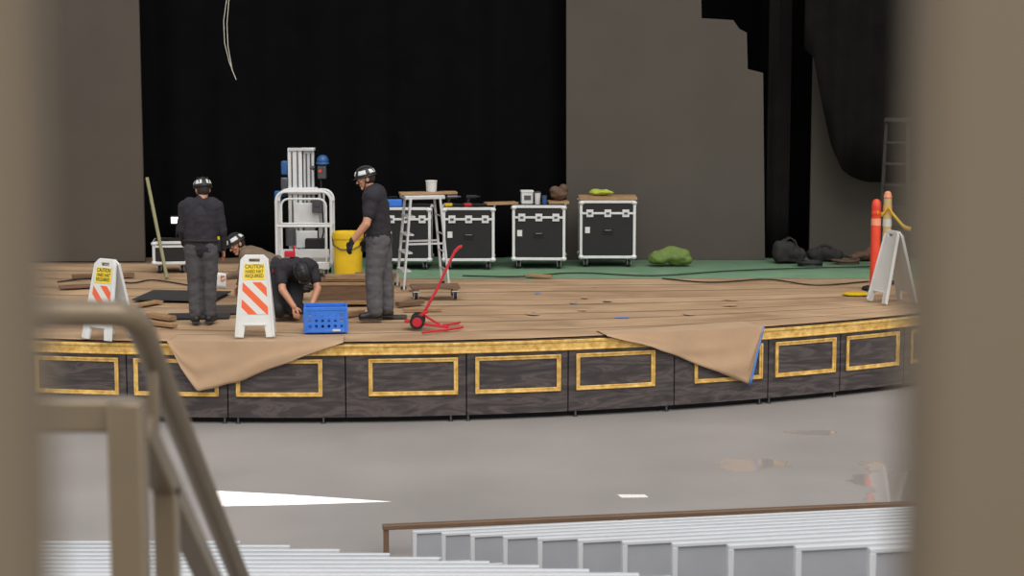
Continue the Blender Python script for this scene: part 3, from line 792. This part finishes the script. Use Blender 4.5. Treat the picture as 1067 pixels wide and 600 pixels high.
# green bag, dark bags and cable heaps
p = at(699, 280)
lump('cloth_sack', p+V((0, .25, .008)), [(-.12, 0, .09, .2, .16, .1), (.12, .02, .1, .2, .17, .13), (.02, .05, .15, .16, .14, .1), (-.22, 0, .06, .1, .12, .07), (.24, 0, .06, .1, .12, .08)], M_bag, 'lumpy green cloth sack on the green floor beside the rightmost flight case', 'sack', .014, .016, 7, 6)
def coil(px, py, r, n, label, m=M_cable, t=.016):
    p = at(px, py); b = MB(); pts = []
    for k in range(n*20):
        a = 2*PI*k/20; rr = r*(1+.45*noise.noise(V((k*.05, px, 0)))); pts.append(V((rr*math.cos(a)*1.2, rr*.6*math.sin(a), t+.01*(k/20)+.06*abs(noise.noise(V((k*.09, 3, px)))))))
    b.tube(pts, t, 6); o = b.build('cable_coil', m); o.location = p+V((0, r, .008)); return tag(o, label, 'cable coil')
coil(846, 279, .14, 5, 'tangled black cable on the floor in front of the dark bags')
coil(884, 277, .15, 4, 'tangled brown cable at the foot of the dim ladder', M_brownbag)
def soft_bag(px, py, w, d, h, label, m, rz, lean=.1):
    p = at(px, py); o = thing('duffel_bag', label, 'bag', p+V((0, d/2+.03, .008)), rz)
    b = MB()
    for i in range(5):
        t = i/4-.5; hh = h*(.8+.25*math.cos(t*3+lean*4)); b.ell((t*w*.72, .02*math.sin(i*2), hh*.45), (w*.2, d*.5, hh*.5), None, 16, 10)
    b.box((0, 0, h*.18), (w*.86, d*.8, h*.3))
    me = b.bake(.014, 8, .012, 5, 'body'); zm = min(v.co.z for v in me.vertices)
    for v in me.vertices: v.co.z -= zm
    link_mesh('body', me, m, o)
    for sy in (-1, 1):
        s_ = MB(); s_.tube([V((-w*.22, sy*d*.3, h*.72)), V((-w*.15, sy*d*.2, h*1.02)), V((0, sy*d*.12, h*1.12)), V((w*.15, sy*d*.2, h*1.0)), V((w*.22, sy*d*.3, h*.7))], .014, 6); s_.build('strap', M_rubber, o)
soft_bag(824, 276, .46, .3, .34, 'tall slumped dark bag at the foot of the thin black leg curtain', M_darkbag, .1, .2)
soft_bag(862, 274, .5, .28, .22, 'low dark duffel bag by the narrow grey flat', M_darkbag, -.15)
lump('cloth', at(900, 273)+V((0, .1, .008)), [(0, 0, .06, .15, .12, .07), (.1, 0, .09, .1, .1, .1), (-.12, 0, .04, .1, .1, .05)], M_brownbag, 'brown cloth heap on the floor just left of the ladder feet', 'cloth', .014, .02, 7, 6)
def cable(pxs, label, m=M_cable, r=.011, z=SZ+.036):
    pp = [at(px, py)+V((0, 0, 0)) for px, py in pxs]; sm = []
    for i in range(len(pp)-1):
        a = pp[max(0, i-1)]; b0 = pp[i]; c = pp[i+1]; d = pp[min(len(pp)-1, i+2)]
        for k in range(8):
            t = k/8
            sm.append(.5*((2*b0)+(c-a)*t+(2*a-5*b0+4*c-d)*t*t+(3*b0-a-3*c+d)*t**3))
    sm.append(pp[-1])
    for q_ in sm: q_.z = z
    b = MB(); b.tube(sm, r, 6); return tag(b.build('floor_cable', m), label, 'cable')
cable([(482, 289), (540, 290), (600, 286), (680, 289), (760, 284), (840, 281), (930, 279)], 'long black cable snaking along the edge of the green floor covering', z=SZ+.026)
cable([(690, 292), (740, 296), (800, 293), (850, 299), (905, 295)], 'second black cable lying on the brown paper near the orange post', z=SZ+.026)
cable([(60, 296), (100, 292), (135, 297), (160, 294), (200, 300)], 'black cable on the paper behind the left sign', z=SZ+.03)
for i, (px, py, w, rz) in enumerate(((648, 333, .16, .1), (598, 318, .09, -.3), (560, 307, .08, .3))):
    lb = ['scrap of blue tape nearest the hanging blue-taped paper corner', 'blue tape scrap on the paper in line with the third flight case', 'small blue tape scrap furthest from the stage edge'][i]
    b = MB(); b.box((0, 0, 0), (w, .05, .003)); o = b.build('tape_scrap', M_tape); o.matrix_basis = Matrix.Translation(at(px, py)+V((0, 0, .027))) @ Matrix.Rotation(rz, 4, 'Z'); tag(o, lb, 'tape')
rs = random.Random(11)
for i in range(12):
    px = rs.uniform(430, 880); py = rs.uniform(297, 330)
    s_ = rs.uniform(.04, .12)
    b = MB(); n_ = rs.randint(5, 7)
    pl = [(s_*rs.uniform(.5, 1.3)*math.cos(2*PI*k/n_), s_*.6*rs.uniform(.5, 1.2)*math.sin(2*PI*k/n_)) for k in range(n_)]
    b.prism(pl, 0, .003)
    o = b.build('paper_scrap', M_flap)
    o.matrix_basis = Matrix.Translation(at(px, py)+V((0, 0, .028))) @ Matrix.Rotation(rs.uniform(0, 3), 4, 'Z') @ Matrix.Rotation(.04, 4, 'X')
    tag(o, 'small pale paper scrap lying on the brown paper', 'scrap', 'pale paper scraps on the stage')

# lumber and mats around the work area
z0 = SZ+.036
def sheet(px, py, w, d, rz, m, label, nm, cat, dz=0):
    p = at(px, py); b = MB(); b.box((0, 0, 0), (w, d, .014)); o = b.build(nm, m, bevel=.002); o.matrix_basis = Matrix.Translation(V((p.x, p.y, z0+dz))) @ Matrix.Rotation(rz, 4, 'Z'); tag(o, label, cat)
sheet(264, 325, 1.5, .7, .05, M_ply, 'dark plywood sheet on the stage under the kneeling crew', 'plywood_sheet', 'plywood')
sheet(190, 312, 1.05, .9, -.12, M_matdk, 'dark floor mat behind the back-turned person', 'floor_mat', 'mat', .016)
sheet(207, 332, .75, .42, .1, M_matdk, 'dark floor mat under the boots of the back-turned person', 'floor_mat', 'mat', -.001)
sheet(400, 333, .55, .25, .1, M_ply, 'dark plywood offcut under the boots of the gloved person', 'plywood_sheet', 'plywood', -.001)
def stick(px0, py0, px1, py1, w, t, m, label, z=z0):
    a = at(px0, py0); c = at(px1, py1); a.z = c.z = z+t/2; board(a, c, w, t, m, label)
stick(156, 333, 180, 337, .12, .05, M_wood, 'pale timber offcut by the feet of the back-turned person, upper of two')
stick(158, 341, 182, 344, .1, .04, M_wood, 'pale timber offcut nearest the stage edge at left')
stick(75, 292, 140, 290, .14, .04, M_wooddk, 'brown board lying behind the left sign')
stick(62, 303, 128, 300, .16, .03, M_wooddk, 'long brown board lying nearest the left grey flat in front of the cable')
stick(138, 323, 166, 318, .14, .03, M_wood, 'pale board lying between the left sign and the dark mat')
stick(414, 322, 440, 319, .1, .05, M_wooddk, 'brown batten between the timber box and the dolly')
stick(420, 327, 460, 326, .06, .03, M_wood, 'thin pale batten on the paper in front of the dolly')
stick(548, 290, 575, 291, .1, .03, M_wood, 'pale offcut on the floor in front of the third flight case', SZ+.03)
stick(355, 334, 378, 330, .07, .05, M_wood, 'short pale timber offcut just right of the blue milk crate')

# ------------------------------------------------------------------ people
def person(loc, label, J, k=1., face=(0, 1, 0), hup=(0, 0, 1), shirt_m=M_shirt, pants_m=M_pants, long_sleeve=True, gloves=False, helmet=(M_black, M_white), toes=None, extras=None, bulk=0.):
    o = thing('person', label, 'person', loc)
    J = {a: V(c) for a, c in J.items()}
    f = V(face).normalized(); u = V(hup); u = (u-f*u.dot(f)).normalized(); r = f.cross(u)
    HM = Matrix((r, f, u)).transposed()
    hc = J['head']; nb = J['neck']
    def hp(x, y, z): return hc+r*x+f*y+u*z
    def torso(mb, g, sh=True):
        pel = (J['hip_l']+J['hip_r'])/2; shc = (J['sh_l']+J['sh_r'])/2
        for s in 'lr':
            ip = J['hip_'+s].lerp(pel, .2); sp = J['sh_'+s].lerp(shc, .36)
            mid = ip.lerp(sp, .45)
            mid = mid.lerp(pel.lerp(shc, .45), .12)
            mb.rc(ip, mid, .108+g, .1+g); mb.rc(mid, sp, .1+g, .1+g)
            if sh: mb.rc(sp, nb, .068+min(g, .01), .05+min(g, .01)); mb.rc(sp, J['sh_'+s], .085+g, .062+g)
        mb.rc(pel, shc.lerp(pel, .25), .115+g, .125+g)
    def hand(mb, s, g=0.):
        w = J['wr_'+s]; d = (J['hd_'+s]).normalized()
        inw = (((J['hip_l']+J['hip_r'])/2)-w); n = inw-d*inw.dot(d); n = n.normalized() if n.length > 1e-3 else d.orthogonal()
        t = d.cross(n) ; t = t if t.dot(f) > 0 else -t
        for q in (-1, 1): mb.rc(w+d*.015+t*q*.012, w+d*.08+t*q*.026, .017+g, .0155+g)
        for i, L in enumerate((.068, .076, .07, .054)):
            a = w+d*.085+t*(.033-.022*i); m_ = a+d*L*.5+n*.008; e = m_+(d*.75+n*.65).normalized()*L*.5
            mb.rc(a, m_, .0085+g, .008+g); mb.rc(m_, e, .008+g, .0068+g)
        a = w+d*.025+t*.026; m_ = a+(d*.6+t*.75).normalized()*.04; e = m_+(d*.9+t*.2+n*.3).normalized()*.032
        mb.rc(a, m_, .013+g, .011+g); mb.rc(m_, e, .011+g, .009+g)
    mb = MB(); torso(mb, -.018)
    mb.rc(nb-u*.02, hp(0, -.015, -.06), .06, .055)
    mb.ell(hp(0, -.008, .022), (.076, .097, .1), HM); mb.ell(hp(0, .03, -.055), (.056, .06, .06), HM); mb.rc(hp(-.015, .066, -.1), hp(.015, .066, -.1), .022, .022)
    mb.rc(hp(0, .092, .012), hp(0, .114, -.025), .008, .014); mb.rc(hp(-.012, .1, -.028), hp(.012, .1, -.028), .009, .009)
    for q in (-1, 1):
        mb.ell(hp(q*.078, -.01, -.005), (.011, .024, .033), HM); mb.rc(hp(q*.012, .085, .032), hp(q*.05, .072, .03), .012, .011); mb.ell(hp(q*.042, .062, -.022), (.024, .024, .024), HM)
    mb.rc(hp(-.02, .086, -.062), hp(.02, .086, -.062), .009, .009)
    for s in 'lr':
        mb.rc(J['sh_'+s], J['el_'+s], .05*k, .044*k); mb.rc(J['el_'+s], J['wr_'+s], .045*k, .03*k); hand(mb, s)
        mb.rc(J['hip_'+s], J['kn_'+s], .082*k, .056*k); mb.rc(J['kn_'+s], J['an_'+s], .056*k, .038*k)
        td = V(toes[s]).normalized(); dn = V(J['dn_'+s]).normalized() if 'dn_'+s in J else V((0, 0, -1))
        mb.rc(J['an_'+s]+dn*.03, J['an_'+s]+td*.12+dn*.04, .036, .028)
    me = mb.bake(.0065, 2, name='body'); body = link_mesh('body', me, M_skin, o)
    for q in (-1, 1):
        e = MB(); e.ell(hp(q*.032, .084, .008), .0125, None, 12, 8); eo = e.build('eye', M_eyew, o)
        e = MB(); e.ell(hp(q*.032, .0935, .008), (.006, .004, .006), HM, 10, 6); e.build('iris', M_eyed, eo)
    e = MB(); e.tube([hp(-.022, .088, -.062), hp(-.01, .0945, -.06), hp(.01, .0945, -.06), hp(.022, .088, -.062)], .0045, 8); e.build('mouth', M_lip, o)
    e = MB(); e.ell(hp(0, -.022, .016), (.08, .092, .1), HM, 20, 14); e.build('hair', M_hair, o)
    g = .008+bulk
    mb = MB(); torso(mb, g)
    pel = (J['hip_l']+J['hip_r'])/2
    for s in 'lr':
        if long_sleeve:
            mb.rc(J['sh_'+s], J['el_'+s], .068*k, .058*k); mb.rc(J['el_'+s], J['el_'+s].lerp(J['wr_'+s], .92), .058*k, .043*k)
        else: mb.rc(J['sh_'+s], J['sh_'+s].lerp(J['el_'+s], .6), .072*k, .07*k)
    mb.rc(nb-u*.03, nb+(hc-nb).normalized()*.02, .075, .066)
    link_mesh('shirt', mb.bake(.012, 3, .008, 9, 'shirt'), shirt_m, o)
    mb = MB(); gb = bulk*.6
    for s in 'lr':
        mb.rc(J['hip_'+s].lerp(pel, .1), J['hip_'+s].lerp(J['kn_'+s], .3), .118*k+gb, .1*k+gb); mb.rc(J['hip_'+s].lerp(J['kn_'+s], .3), J['kn_'+s], .1*k+gb, .076*k+gb)
        mb.rc(J['kn_'+s], J['kn_'+s].lerp(J['an_'+s], .35), .076*k+gb, .074*k+gb); mb.rc(J['kn_'+s].lerp(J['an_'+s], .35), J['an_'+s].lerp(J['kn_'+s], .06), .074*k+gb, .066*k+gb)
    mb.rc(J['hip_l'], J['hip_r'], .112*k+gb, .112*k+gb)
    link_mesh('trousers', mb.bake(.012, 3, .009, 8, 'trousers'), pants_m, o)
    for s in 'lr':
        td = V(toes[s]).normalized(); an = J['an_'+s]; dn = V(J['dn_'+s]).normalized() if 'dn_'+s in J else V((0, 0, -1))
        mb = MB(); mb.rc(an-dn*.05, an+dn*.01, .053, .052); mb.rc(an-td*.045+dn*.035, an+td*.16+dn*.04, .046, .04); mb.rc(an+dn*.01, an+td*.1+dn*.03, .05, .044)
        bo = link_mesh('boot', mb.bake(.009, 3, name='boot'), M_boot, o)
        sd = td.cross(dn).normalized(); Rm = Matrix((sd, td, -dn)).transposed()
        e = MB(); e.box(an+td*.055+dn*.074, (.086, .27, .02), Rm); e.box(an-td*.05+dn*.08, (.08, .07, .02), Rm); e.build('sole', M_sole, bo, bevel=.008)
    if gloves:
        for s in 'lr':
            mb = MB(); hand(mb, s, .004); d = J['hd_'+s].normalized(); mb.rc(J['wr_'+s]-d*.02, J['wr_'+s]+d*.02, .038, .034)
            link_mesh('glove', mb.bake(.007, 2, name='glove'), M_glove, o)
    if helmet:
        def hs(a, t, sc=1.): return hp(.1*sc*math.cos(a)*math.cos(t), -.004+.122*sc*math.sin(a)*math.cos(t), .045+.1*sc*math.sin(t))
        mb = MB(); mb.grid(lambda a, t: hs(2*PI*a, -.12+(PI/2+.11)*t), 28, 10)
        ho = mb.build('helmet', helmet[0], o, solid=.01)
        e = MB(); e.tube([hs(2*PI*i/28, -.12, 1.03) for i in range(28)], .007, 6, True)
        e.grid(lambda a, t: hs(PI/2+(a-.5)*1.5, -.1, 1.)+(f*.035-u*.012)*t, 10, 2); e.build('brim', helmet[0], ho, solid=.006)
        for a0 in (.35, 1.57, 2.8, 4.0, 5.4):
            e = MB(); e.grid(lambda a, t: hs(a0+.42*(a-.5)*2, .12+.5*t, 1.06), 6, 4); e.build('helmet_sticker', helmet[1], ho, solid=.002)
        e = MB()
        for q in (-.5, 0, .5): e.tube([hp(.1*q*1.1, -.004+.124*math.cos(t)*math.sqrt(1-(q*.9)**2), .045+.106*math.sin(t)*math.sqrt(1-(q*.8)**2)) for t in [PI*i/12 for i in range(1, 12)]], .007, 6)
        e.build('helmet_ridge', helmet[0], ho)
        e = MB(); e.tube([hp(.085, .0, .02), hp(.078, .02, -.04), hp(.05, .05, -.1), hp(0, .06, -.128), hp(-.05, .05, -.1), hp(-.078, .02, -.04), hp(-.085, 0, .02)], .005, 6); e.build('chin_strap', M_rubber, ho)
    if extras: extras(o, J)
    return o

def belt_extras(m, side=1, pads=False, backgear=None):
    def fn(o, J):
        pel = (J['hip_l']+J['hip_r'])/2; up = (((J['sh_l']+J['sh_r'])/2)-pel).normalized(); sd = (J['hip_r']-J['hip_l']).normalized(); fw = up.cross(sd)
        c = pel+up*.09
        b = MB(); b.tube([c+sd*.2*math.cos(t)+fw*.135*math.sin(t) for t in [2*PI*i/32 for i in range(32)]], .017, 8, True); b.build('belt', M_rubber, o)
        b = MB(); Rm = Matrix((sd, fw, up)).transposed(); b.box(c+sd*.2*side-up*.06, (.05, .09, .14), Rm); po = b.build('tool_pouch', M_rubber, o, bevel=.01)
        b = MB(); b.box(c+sd*.2*side+up*.02, (.03, .05, .06), Rm); b.build('tool_grip', m, po, bevel=.008)
        if pads:
            for s in 'lr':
                b = MB(); b.ell(J['kn_'+s]+V((0, -.04, .03)), (.075, .07, .09)); b.build('knee_pad', M_rubber, o)
        if backgear:
            b = MB(); b.box(V(backgear), (.12, .09, .07)); b.cyl(V(backgear)+V((.05, 0, .02)), V(backgear)+V((.05, 0, .1)), .012, n=8); b.build('red_gear', M_red, o, bevel=.015)
    return fn

p = at(211, 341)
person((p.x, p.y+.05, SZ+.043), 'person in dark long-sleeved shirt and black helmet standing with back turned, at left', dict(
    hip_l=(-.088, 0, .88), hip_r=(.088, 0, .88), kn_l=(-.095, .02, .48), kn_r=(.085, .03, .48), an_l=(-.085, 0, .09), an_r=(.075, .03, .09),
    sh_l=(-.19, .03, 1.36), sh_r=(.19, .03, 1.36), el_l=(-.235, .03, 1.09), el_r=(.24, .02, 1.09), wr_l=(-.21, .16, .9), wr_r=(.24, .1, .86),
    hd_l=(.2, .5, -1), hd_r=(-.05, .4, -1), neck=(0, .045, 1.43), head=(.015, .085, 1.555)), 1.04, (-.35, 1, -.25), toes=dict(l=(-.3, 1, 0), r=(.15, 1, 0)), extras=belt_extras(M_yellow), bulk=.008)
p = at(391, 337)
person((p.x, p.y+.1, SZ+.043), 'person in dark short-sleeved shirt and gloves facing left, wearing a helmet with white patches', dict(
    hip_l=(.04, -.09, .95), hip_r=(.05, .09, .95), kn_l=(-.01, -.11, .51), kn_r=(.095, .1, .51), an_l=(0, -.12, .09), an_r=(.12, .1, .09),
    sh_l=(.0, -.21, 1.46), sh_r=(.0, .21, 1.46), el_l=(-.08, -.29, 1.16), el_r=(-.03, .27, 1.16), wr_l=(-.25, -.27, .95), wr_r=(-.12, .26, .92),
    hd_l=(-.4, .05, -1), hd_r=(-.3, 0, -1), neck=(-.045, 0, 1.535), head=(-.1, -.005, 1.665)), 1.12, (-1, -.12, -.25), pants_m=M_pantslt, long_sleeve=False, gloves=True, helmet=(M_black, M_white), toes=dict(l=(-1, -.25, 0), r=(-1, .1, 0)), extras=belt_extras(M_steel, -1), bulk=.032)
p = at(298, 338)
person((p.x, p.y+.02, SZ+.045), 'person kneeling bent low with red gear and black knee pads, right of the striped sign', dict(
    hip_l=(.06, .6, .5), hip_r=(-.14, .55, .5), kn_l=(.09, .1, .1), kn_r=(-.1, .08, .1), an_l=(.08, .54, .1), an_r=(-.11, .5, .1),
    sh_l=(.29, .28, .6), sh_r=(-.08, .18, .6), el_l=(.36, .16, .36), el_r=(-.04, .02, .36), wr_l=(.29, .04, .15), wr_r=(.1, -.04, .17),
    hd_l=(-.2, -.3, -1), hd_r=(.3, -.2, -1), neck=(.14, .14, .62), head=(.19, .06, .55), dn_l=(0, 0, 1), dn_r=(0, 0, 1)), 1.04, (.35, -.35, -.9), (.35, -.8, .4),
    long_sleeve=False, pants_m=M_pantsdk, helmet=(M_black, M_rubber), toes=dict(l=(0, 1, -.12), r=(0, 1, -.12)), extras=belt_extras(M_red, 1, True, (.02, .3, .755)), bulk=.012)
p = at(267, 314)
Dp = V((p.x, p.y, SZ+.045))
person(Dp, 'person in tan shirt crouching behind the striped sign, head to the left', dict(
    hip_l=(.24, -.09, .42), hip_r=(.24, .09, .42), kn_l=(.12, -.12, .08), kn_r=(.14, .12, .08), an_l=(.52, -.1, .1), an_r=(.54, .1, .1),
    sh_l=(-.08, -.18, .55), sh_r=(-.08, .18, .55), el_l=(-.16, -.25, .34), el_r=(-.17, .22, .32), wr_l=(-.32, -.2, .3), wr_r=(-.24, .15, .15),
    hd_l=(-.8, 0, -.2), hd_r=(-.4, 0, -1), neck=(-.15, 0, .61), head=(-.23, -.02, .69), dn_l=(0, 0, 1), dn_r=(0, 0, 1)), 1.02, (-.75, -.5, -.45), (-.4, 0, .9), M_shirttan, pants_m=M_pantsdk, toes=dict(l=(1, 0, -.12), r=(1, 0, -.12)), bulk=.01)
b = MB(); b.grid(lambda u, v: V((-.06+.13*u, -.01+.02*math.sin(u*3), -.14+.2*v-.02*u)), 6, 4); o = b.build('white_paper', M_white, solid=.002); o.location = Dp+V((-.42, -.21, .3)); tag(o, 'white sheet of paper held by the person crouching behind the striped sign', 'paper')

# ------------------------------------------------------------------ bleachers
ords = ['first', 'second', 'third', 'fourth', 'fifth', 'sixth', 'seventh', 'eighth', 'ninth', 'tenth', 'eleventh', 'twelfth']
def bench(P, r, n, L, label, group, t0=.1):
    """P: top corner of the backrest at the aisle end; r: along the row; n: toward the stage"""
    zt = P.z
    o = thing('bleacher_bench', label, 'bench', (P.x, P.y, 0), 0, group)
    def q(s, t): return ((n*s)+(r*t)).to_2d()
    def par(mb, s0, s1, t0, t1, z0, z1): return mb.prism([q(s0, t0), q(s1, t0), q(s1, t1), q(s0, t1)], z0, z1)
    hb = .22
    b = MB(); par(b, -.02, .02, 0, L, zt-.022, zt); par(b, -.02, .02, 0, .03, zt-hb, zt-.022); par(b, -.02, .02, 0, L, zt-hb-.02, zt-hb); par(b, -.02, .02, L-.03, L, zt-hb, zt-.022)
    fr = b.build('backrest_frame', M_bench, o, bevel=.003)
    b = MB(); par(b, -.006, .008, .03, L-.03, zt-hb, zt-.022); b.build('backrest_panel', M_benchdk, fr)
    zs = max(.16, zt-hb-.02)
    b = MB(); par(b, .04, .2, t0, L, zs-.035, zs); par(b, .22, .4, t0, L, zs-.035, zs); b.build('seat_plank', M_bench, o, bevel=.005)
    for t in (.35, L*.5, L-.1):
        e = MB(); par(e, -.0, .03, t, t+.05, 0, zt-hb); par(e, .3, .33, t, t+.05, 0, zs-.035); par(e, 0, .33, t, t+.05, zs-.075, zs-.036); e.build('support', M_steel, o)
def px_depth(px, py, t): return CAM+ray(px, py)*t
r = V((.9825, .186, 0)); n = V((-.186, .9825, 0))
pxs = [430, 460, 490, 524, 560, 602, 648, 700, 758, 828, 905]
for k in range(11):
    P = px_depth(pxs[k], 553+1.75*k, 15*(1-.0432*k))
    bench(P, r, n, 5.6, 'aluminium bleacher bench in the right block, %s row counting from the stage' % ords[k], 'bleacher benches of the right block', .16)
for k in range(9):
    P = px_depth(250+52*k, 564+4.2*k, 14.7-.69*k)
    bench(P, V((-1, 0.0, 0)), V((0, 1, 0)), 5.5, 'aluminium bleacher bench in the left block, %s row counting from the stage' % ords[k], 'bleacher benches of the left block')
p0 = at(401, 549, .25); p1 = at(960, 524.5, .25)
d = (p1-p0).normalized()
o = thing('front_rail', 'low brown steel rail in front of the right block of benches', 'rail', (p0.x, p0.y, 0))
b = MB(); b.beam(p0-d*.02, p1+d*1.2, .07, .04); b.build('top_bar', M_brownrail, o, True, bevel=.006)
for t in (.01, 2.0, 3.9, 5.4):
    c = p0+d*t; b = MB(); b.box((c.x, c.y, .12), (.045, .045, .24)); b.build('post', M_brownrail, o, True, bevel=.004)

# ------------------------------------------------------------------ foreground rail and fence posts
o = thing('handrail', 'tan metal handrail at lower left, sloping down along the stairs', 'handrail', (-.6, 3.0, 2.7))
x = -.594
path = [V((-1.9, 3, 3.862)), V((-.8, 3, 3.862))]
path += [V((-.65, 3.0, 3.862)), V((-.622, 3.002, 3.861)), V((-.605, 3.012, 3.855)), V((-.597, 3.035, 3.838)), V((x, 3.07, 3.812)), V((x, 3.13, 3.768)), V((x, 3.5, 3.515)), V((x, 4.0, 3.17)), V((x, 6.2, 1.70)), V((x, 6.5, 1.52))]
b = MB(); b.tube(path, .0215, 16); b.build('top_rail', M_rail, o, True)
b = MB(); b.box((-1.25, 3, 3.7), (1.3, .05, .052)); b.build('mid_rail', M_rail, o, True, bevel=.006)
b = MB(); b.beam((x, 3.0, 3.68), (x, 6.3, 1.47), .04, .045); b.build('sloping_mid_rail', M_rail, o, True, bevel=.006)
b = MB(); b.box((-.606, 2.97, 3.215), (.056, .056, 1.03)); b.build('corner_post', M_rail, o, True, bevel=.006)
b = MB(); b.beam((x, 3.12, 3.62), (x, 3.14, 3.76), .016, .03); b.build('bracket', M_rail, o, True, bevel=.003)
for y in (3.22, 4.6, 6.1):
    zt = 3.68-(y-3)*.67
    zb = 2.7-.17*(int((y-3)/.254)+1)
    b = MB(); b.box((x, y, (zb+zt)/2), (.04, .04, zt-zb)); b.build('stair_post', M_rail, o, True, bevel=.004)
    if y > 4:
        b = MB(); b.cyl((x, y, zt), (x, y, zt+.17), .011); b.build('bracket', M_rail, o, True)
b = MB(); b.box((-1.85, 2.97, 3.285), (.05, .05, 1.17)); b.build('corner_post', M_rail, o, True, bevel=.006)
for x0, x1, lb in ((-.25, -.1255, 'tan fence post close to the viewer at the left edge'), (.1055, .24, 'broad tan fence post close to the viewer at the right edge')):
    b = MB(); b.box(((x0+x1)/2, .505, 4.25), (x1-x0, .035, 3.1)); tag(b.build('fence_post', M_post, bevel=.006), lb, 'fence post', None)

# ------------------------------------------------------------------ light
w = bpy.data.worlds.new('sky'); S.world = w; w.use_nodes = True
nt = w.node_tree; bg = nt.nodes['Background']
tc = nt.nodes.new('ShaderNodeTexCoord'); sp = nt.nodes.new('ShaderNodeSeparateXYZ'); cr = nt.nodes.new('ShaderNodeValToRGB')
nt.links.new(tc.outputs['Generated'], sp.inputs[0]); nt.links.new(sp.outputs['Z'], cr.inputs['Fac'])
cr.color_ramp.elements[0].position = 0; cr.color_ramp.elements[0].color = (.95, .93, .9, 1)
cr.color_ramp.elements[1].position = .8; cr.color_ramp.elements[1].color = (.9, .94, 1, 1)
nt.links.new(cr.outputs['Color'], bg.inputs['Color']); bg.inputs['Strength'].default_value = .85
L = bpy.data.lights.new('soft_daylight', 'SUN'); L.energy = 2.3; L.angle = math.radians(55); L.color = (1, .95, .885)
lo = bpy.data.objects.new('soft_daylight', L); COL.objects.link(lo)
lo.rotation_euler = V((-.2, .6, -.78)).to_track_quat('-Z', 'Y').to_euler()

def gobo(poly, h, energy):
    pts = [at(px, py, 0) for px, py in poly]
    c = sum(pts, V((0, 0, 0)))/len(pts)
    Lg = bpy.data.lights.new('sun_gap', 'SPOT'); Lg.energy = energy; Lg.spot_size = .6; Lg.spot_blend = 0; Lg.shadow_soft_size = .002
    og = bpy.data.objects.new('sun_gap', Lg); COL.objects.link(og); og.location = (c.x, c.y, h)
    Lg.use_nodes = True; nt = Lg.node_tree; em = nt.nodes['Emission']
    g = nt.nodes.new('ShaderNodeTexCoord'); s = nt.nodes.new('ShaderNodeSeparateXYZ'); nt.links.new(g.outputs['Normal'], s.inputs[0])
    def mth(op, a_, b_=None):
        n = nt.nodes.new('ShaderNodeMath'); n.operation = op
        for i, q in enumerate((a_, b_)):
            if q is None: continue
            if isinstance(q, (int, float)): n.inputs[i].default_value = q
            else: nt.links.new(q, n.inputs[i])
        return n.outputs[0]
    az = mth('ABSOLUTE', s.outputs['Z']); uu = mth('DIVIDE', s.outputs['X'], az); vv = mth('DIVIDE', s.outputs['Y'], az)
    loc = [((q.x-c.x)/h, (q.y-c.y)/h) for q in pts]
    area = sum(loc[i][0]*loc[(i+1) % len(loc)][1]-loc[(i+1) % len(loc)][0]*loc[i][1] for i in range(len(loc)))
    sg = 1 if area > 0 else -1; res = None
    for i in range(len(loc)):
        (x0, y0), (x1, y1) = loc[i], loc[(i+1) % len(loc)]
        A, B = -(y1-y0)*sg, (x1-x0)*sg; Cc = -(A*x0+B*y0)
        e = mth('ADD', mth('ADD', mth('MULTIPLY', uu, A), mth('MULTIPLY', vv, B)), Cc)
        t = mth('GREATER_THAN', e, 0.)
        res = t if res is None else mth('MULTIPLY', res, t)
    nt.links.new(res, em.inputs['Strength'])
gobo([(222, 511), (222, 527.5), (300, 526), (408, 522.5), (300, 515)], 6., 6500)
gobo([(643, 515), (648, 518.5), (676, 518), (672, 515)], 6., 3500)

# ------------------------------------------------------------------ camera
cam = bpy.data.cameras.new('camera'); co = bpy.data.objects.new('camera', cam); COL.objects.link(co)
cam.sensor_width = 36; cam.lens = F/W*36; cam.clip_end = 200; cam.clip_start = .05
co.location = CAM; co.rotation_euler = (PI/2-PITCH, 0, 0)
cam.dof.use_dof = True; cam.dof.focus_distance = 22.5; cam.dof.aperture_fstop = 5.0
S.camera = co
try: S.view_settings.view_transform = 'Standard'
except Exception: pass
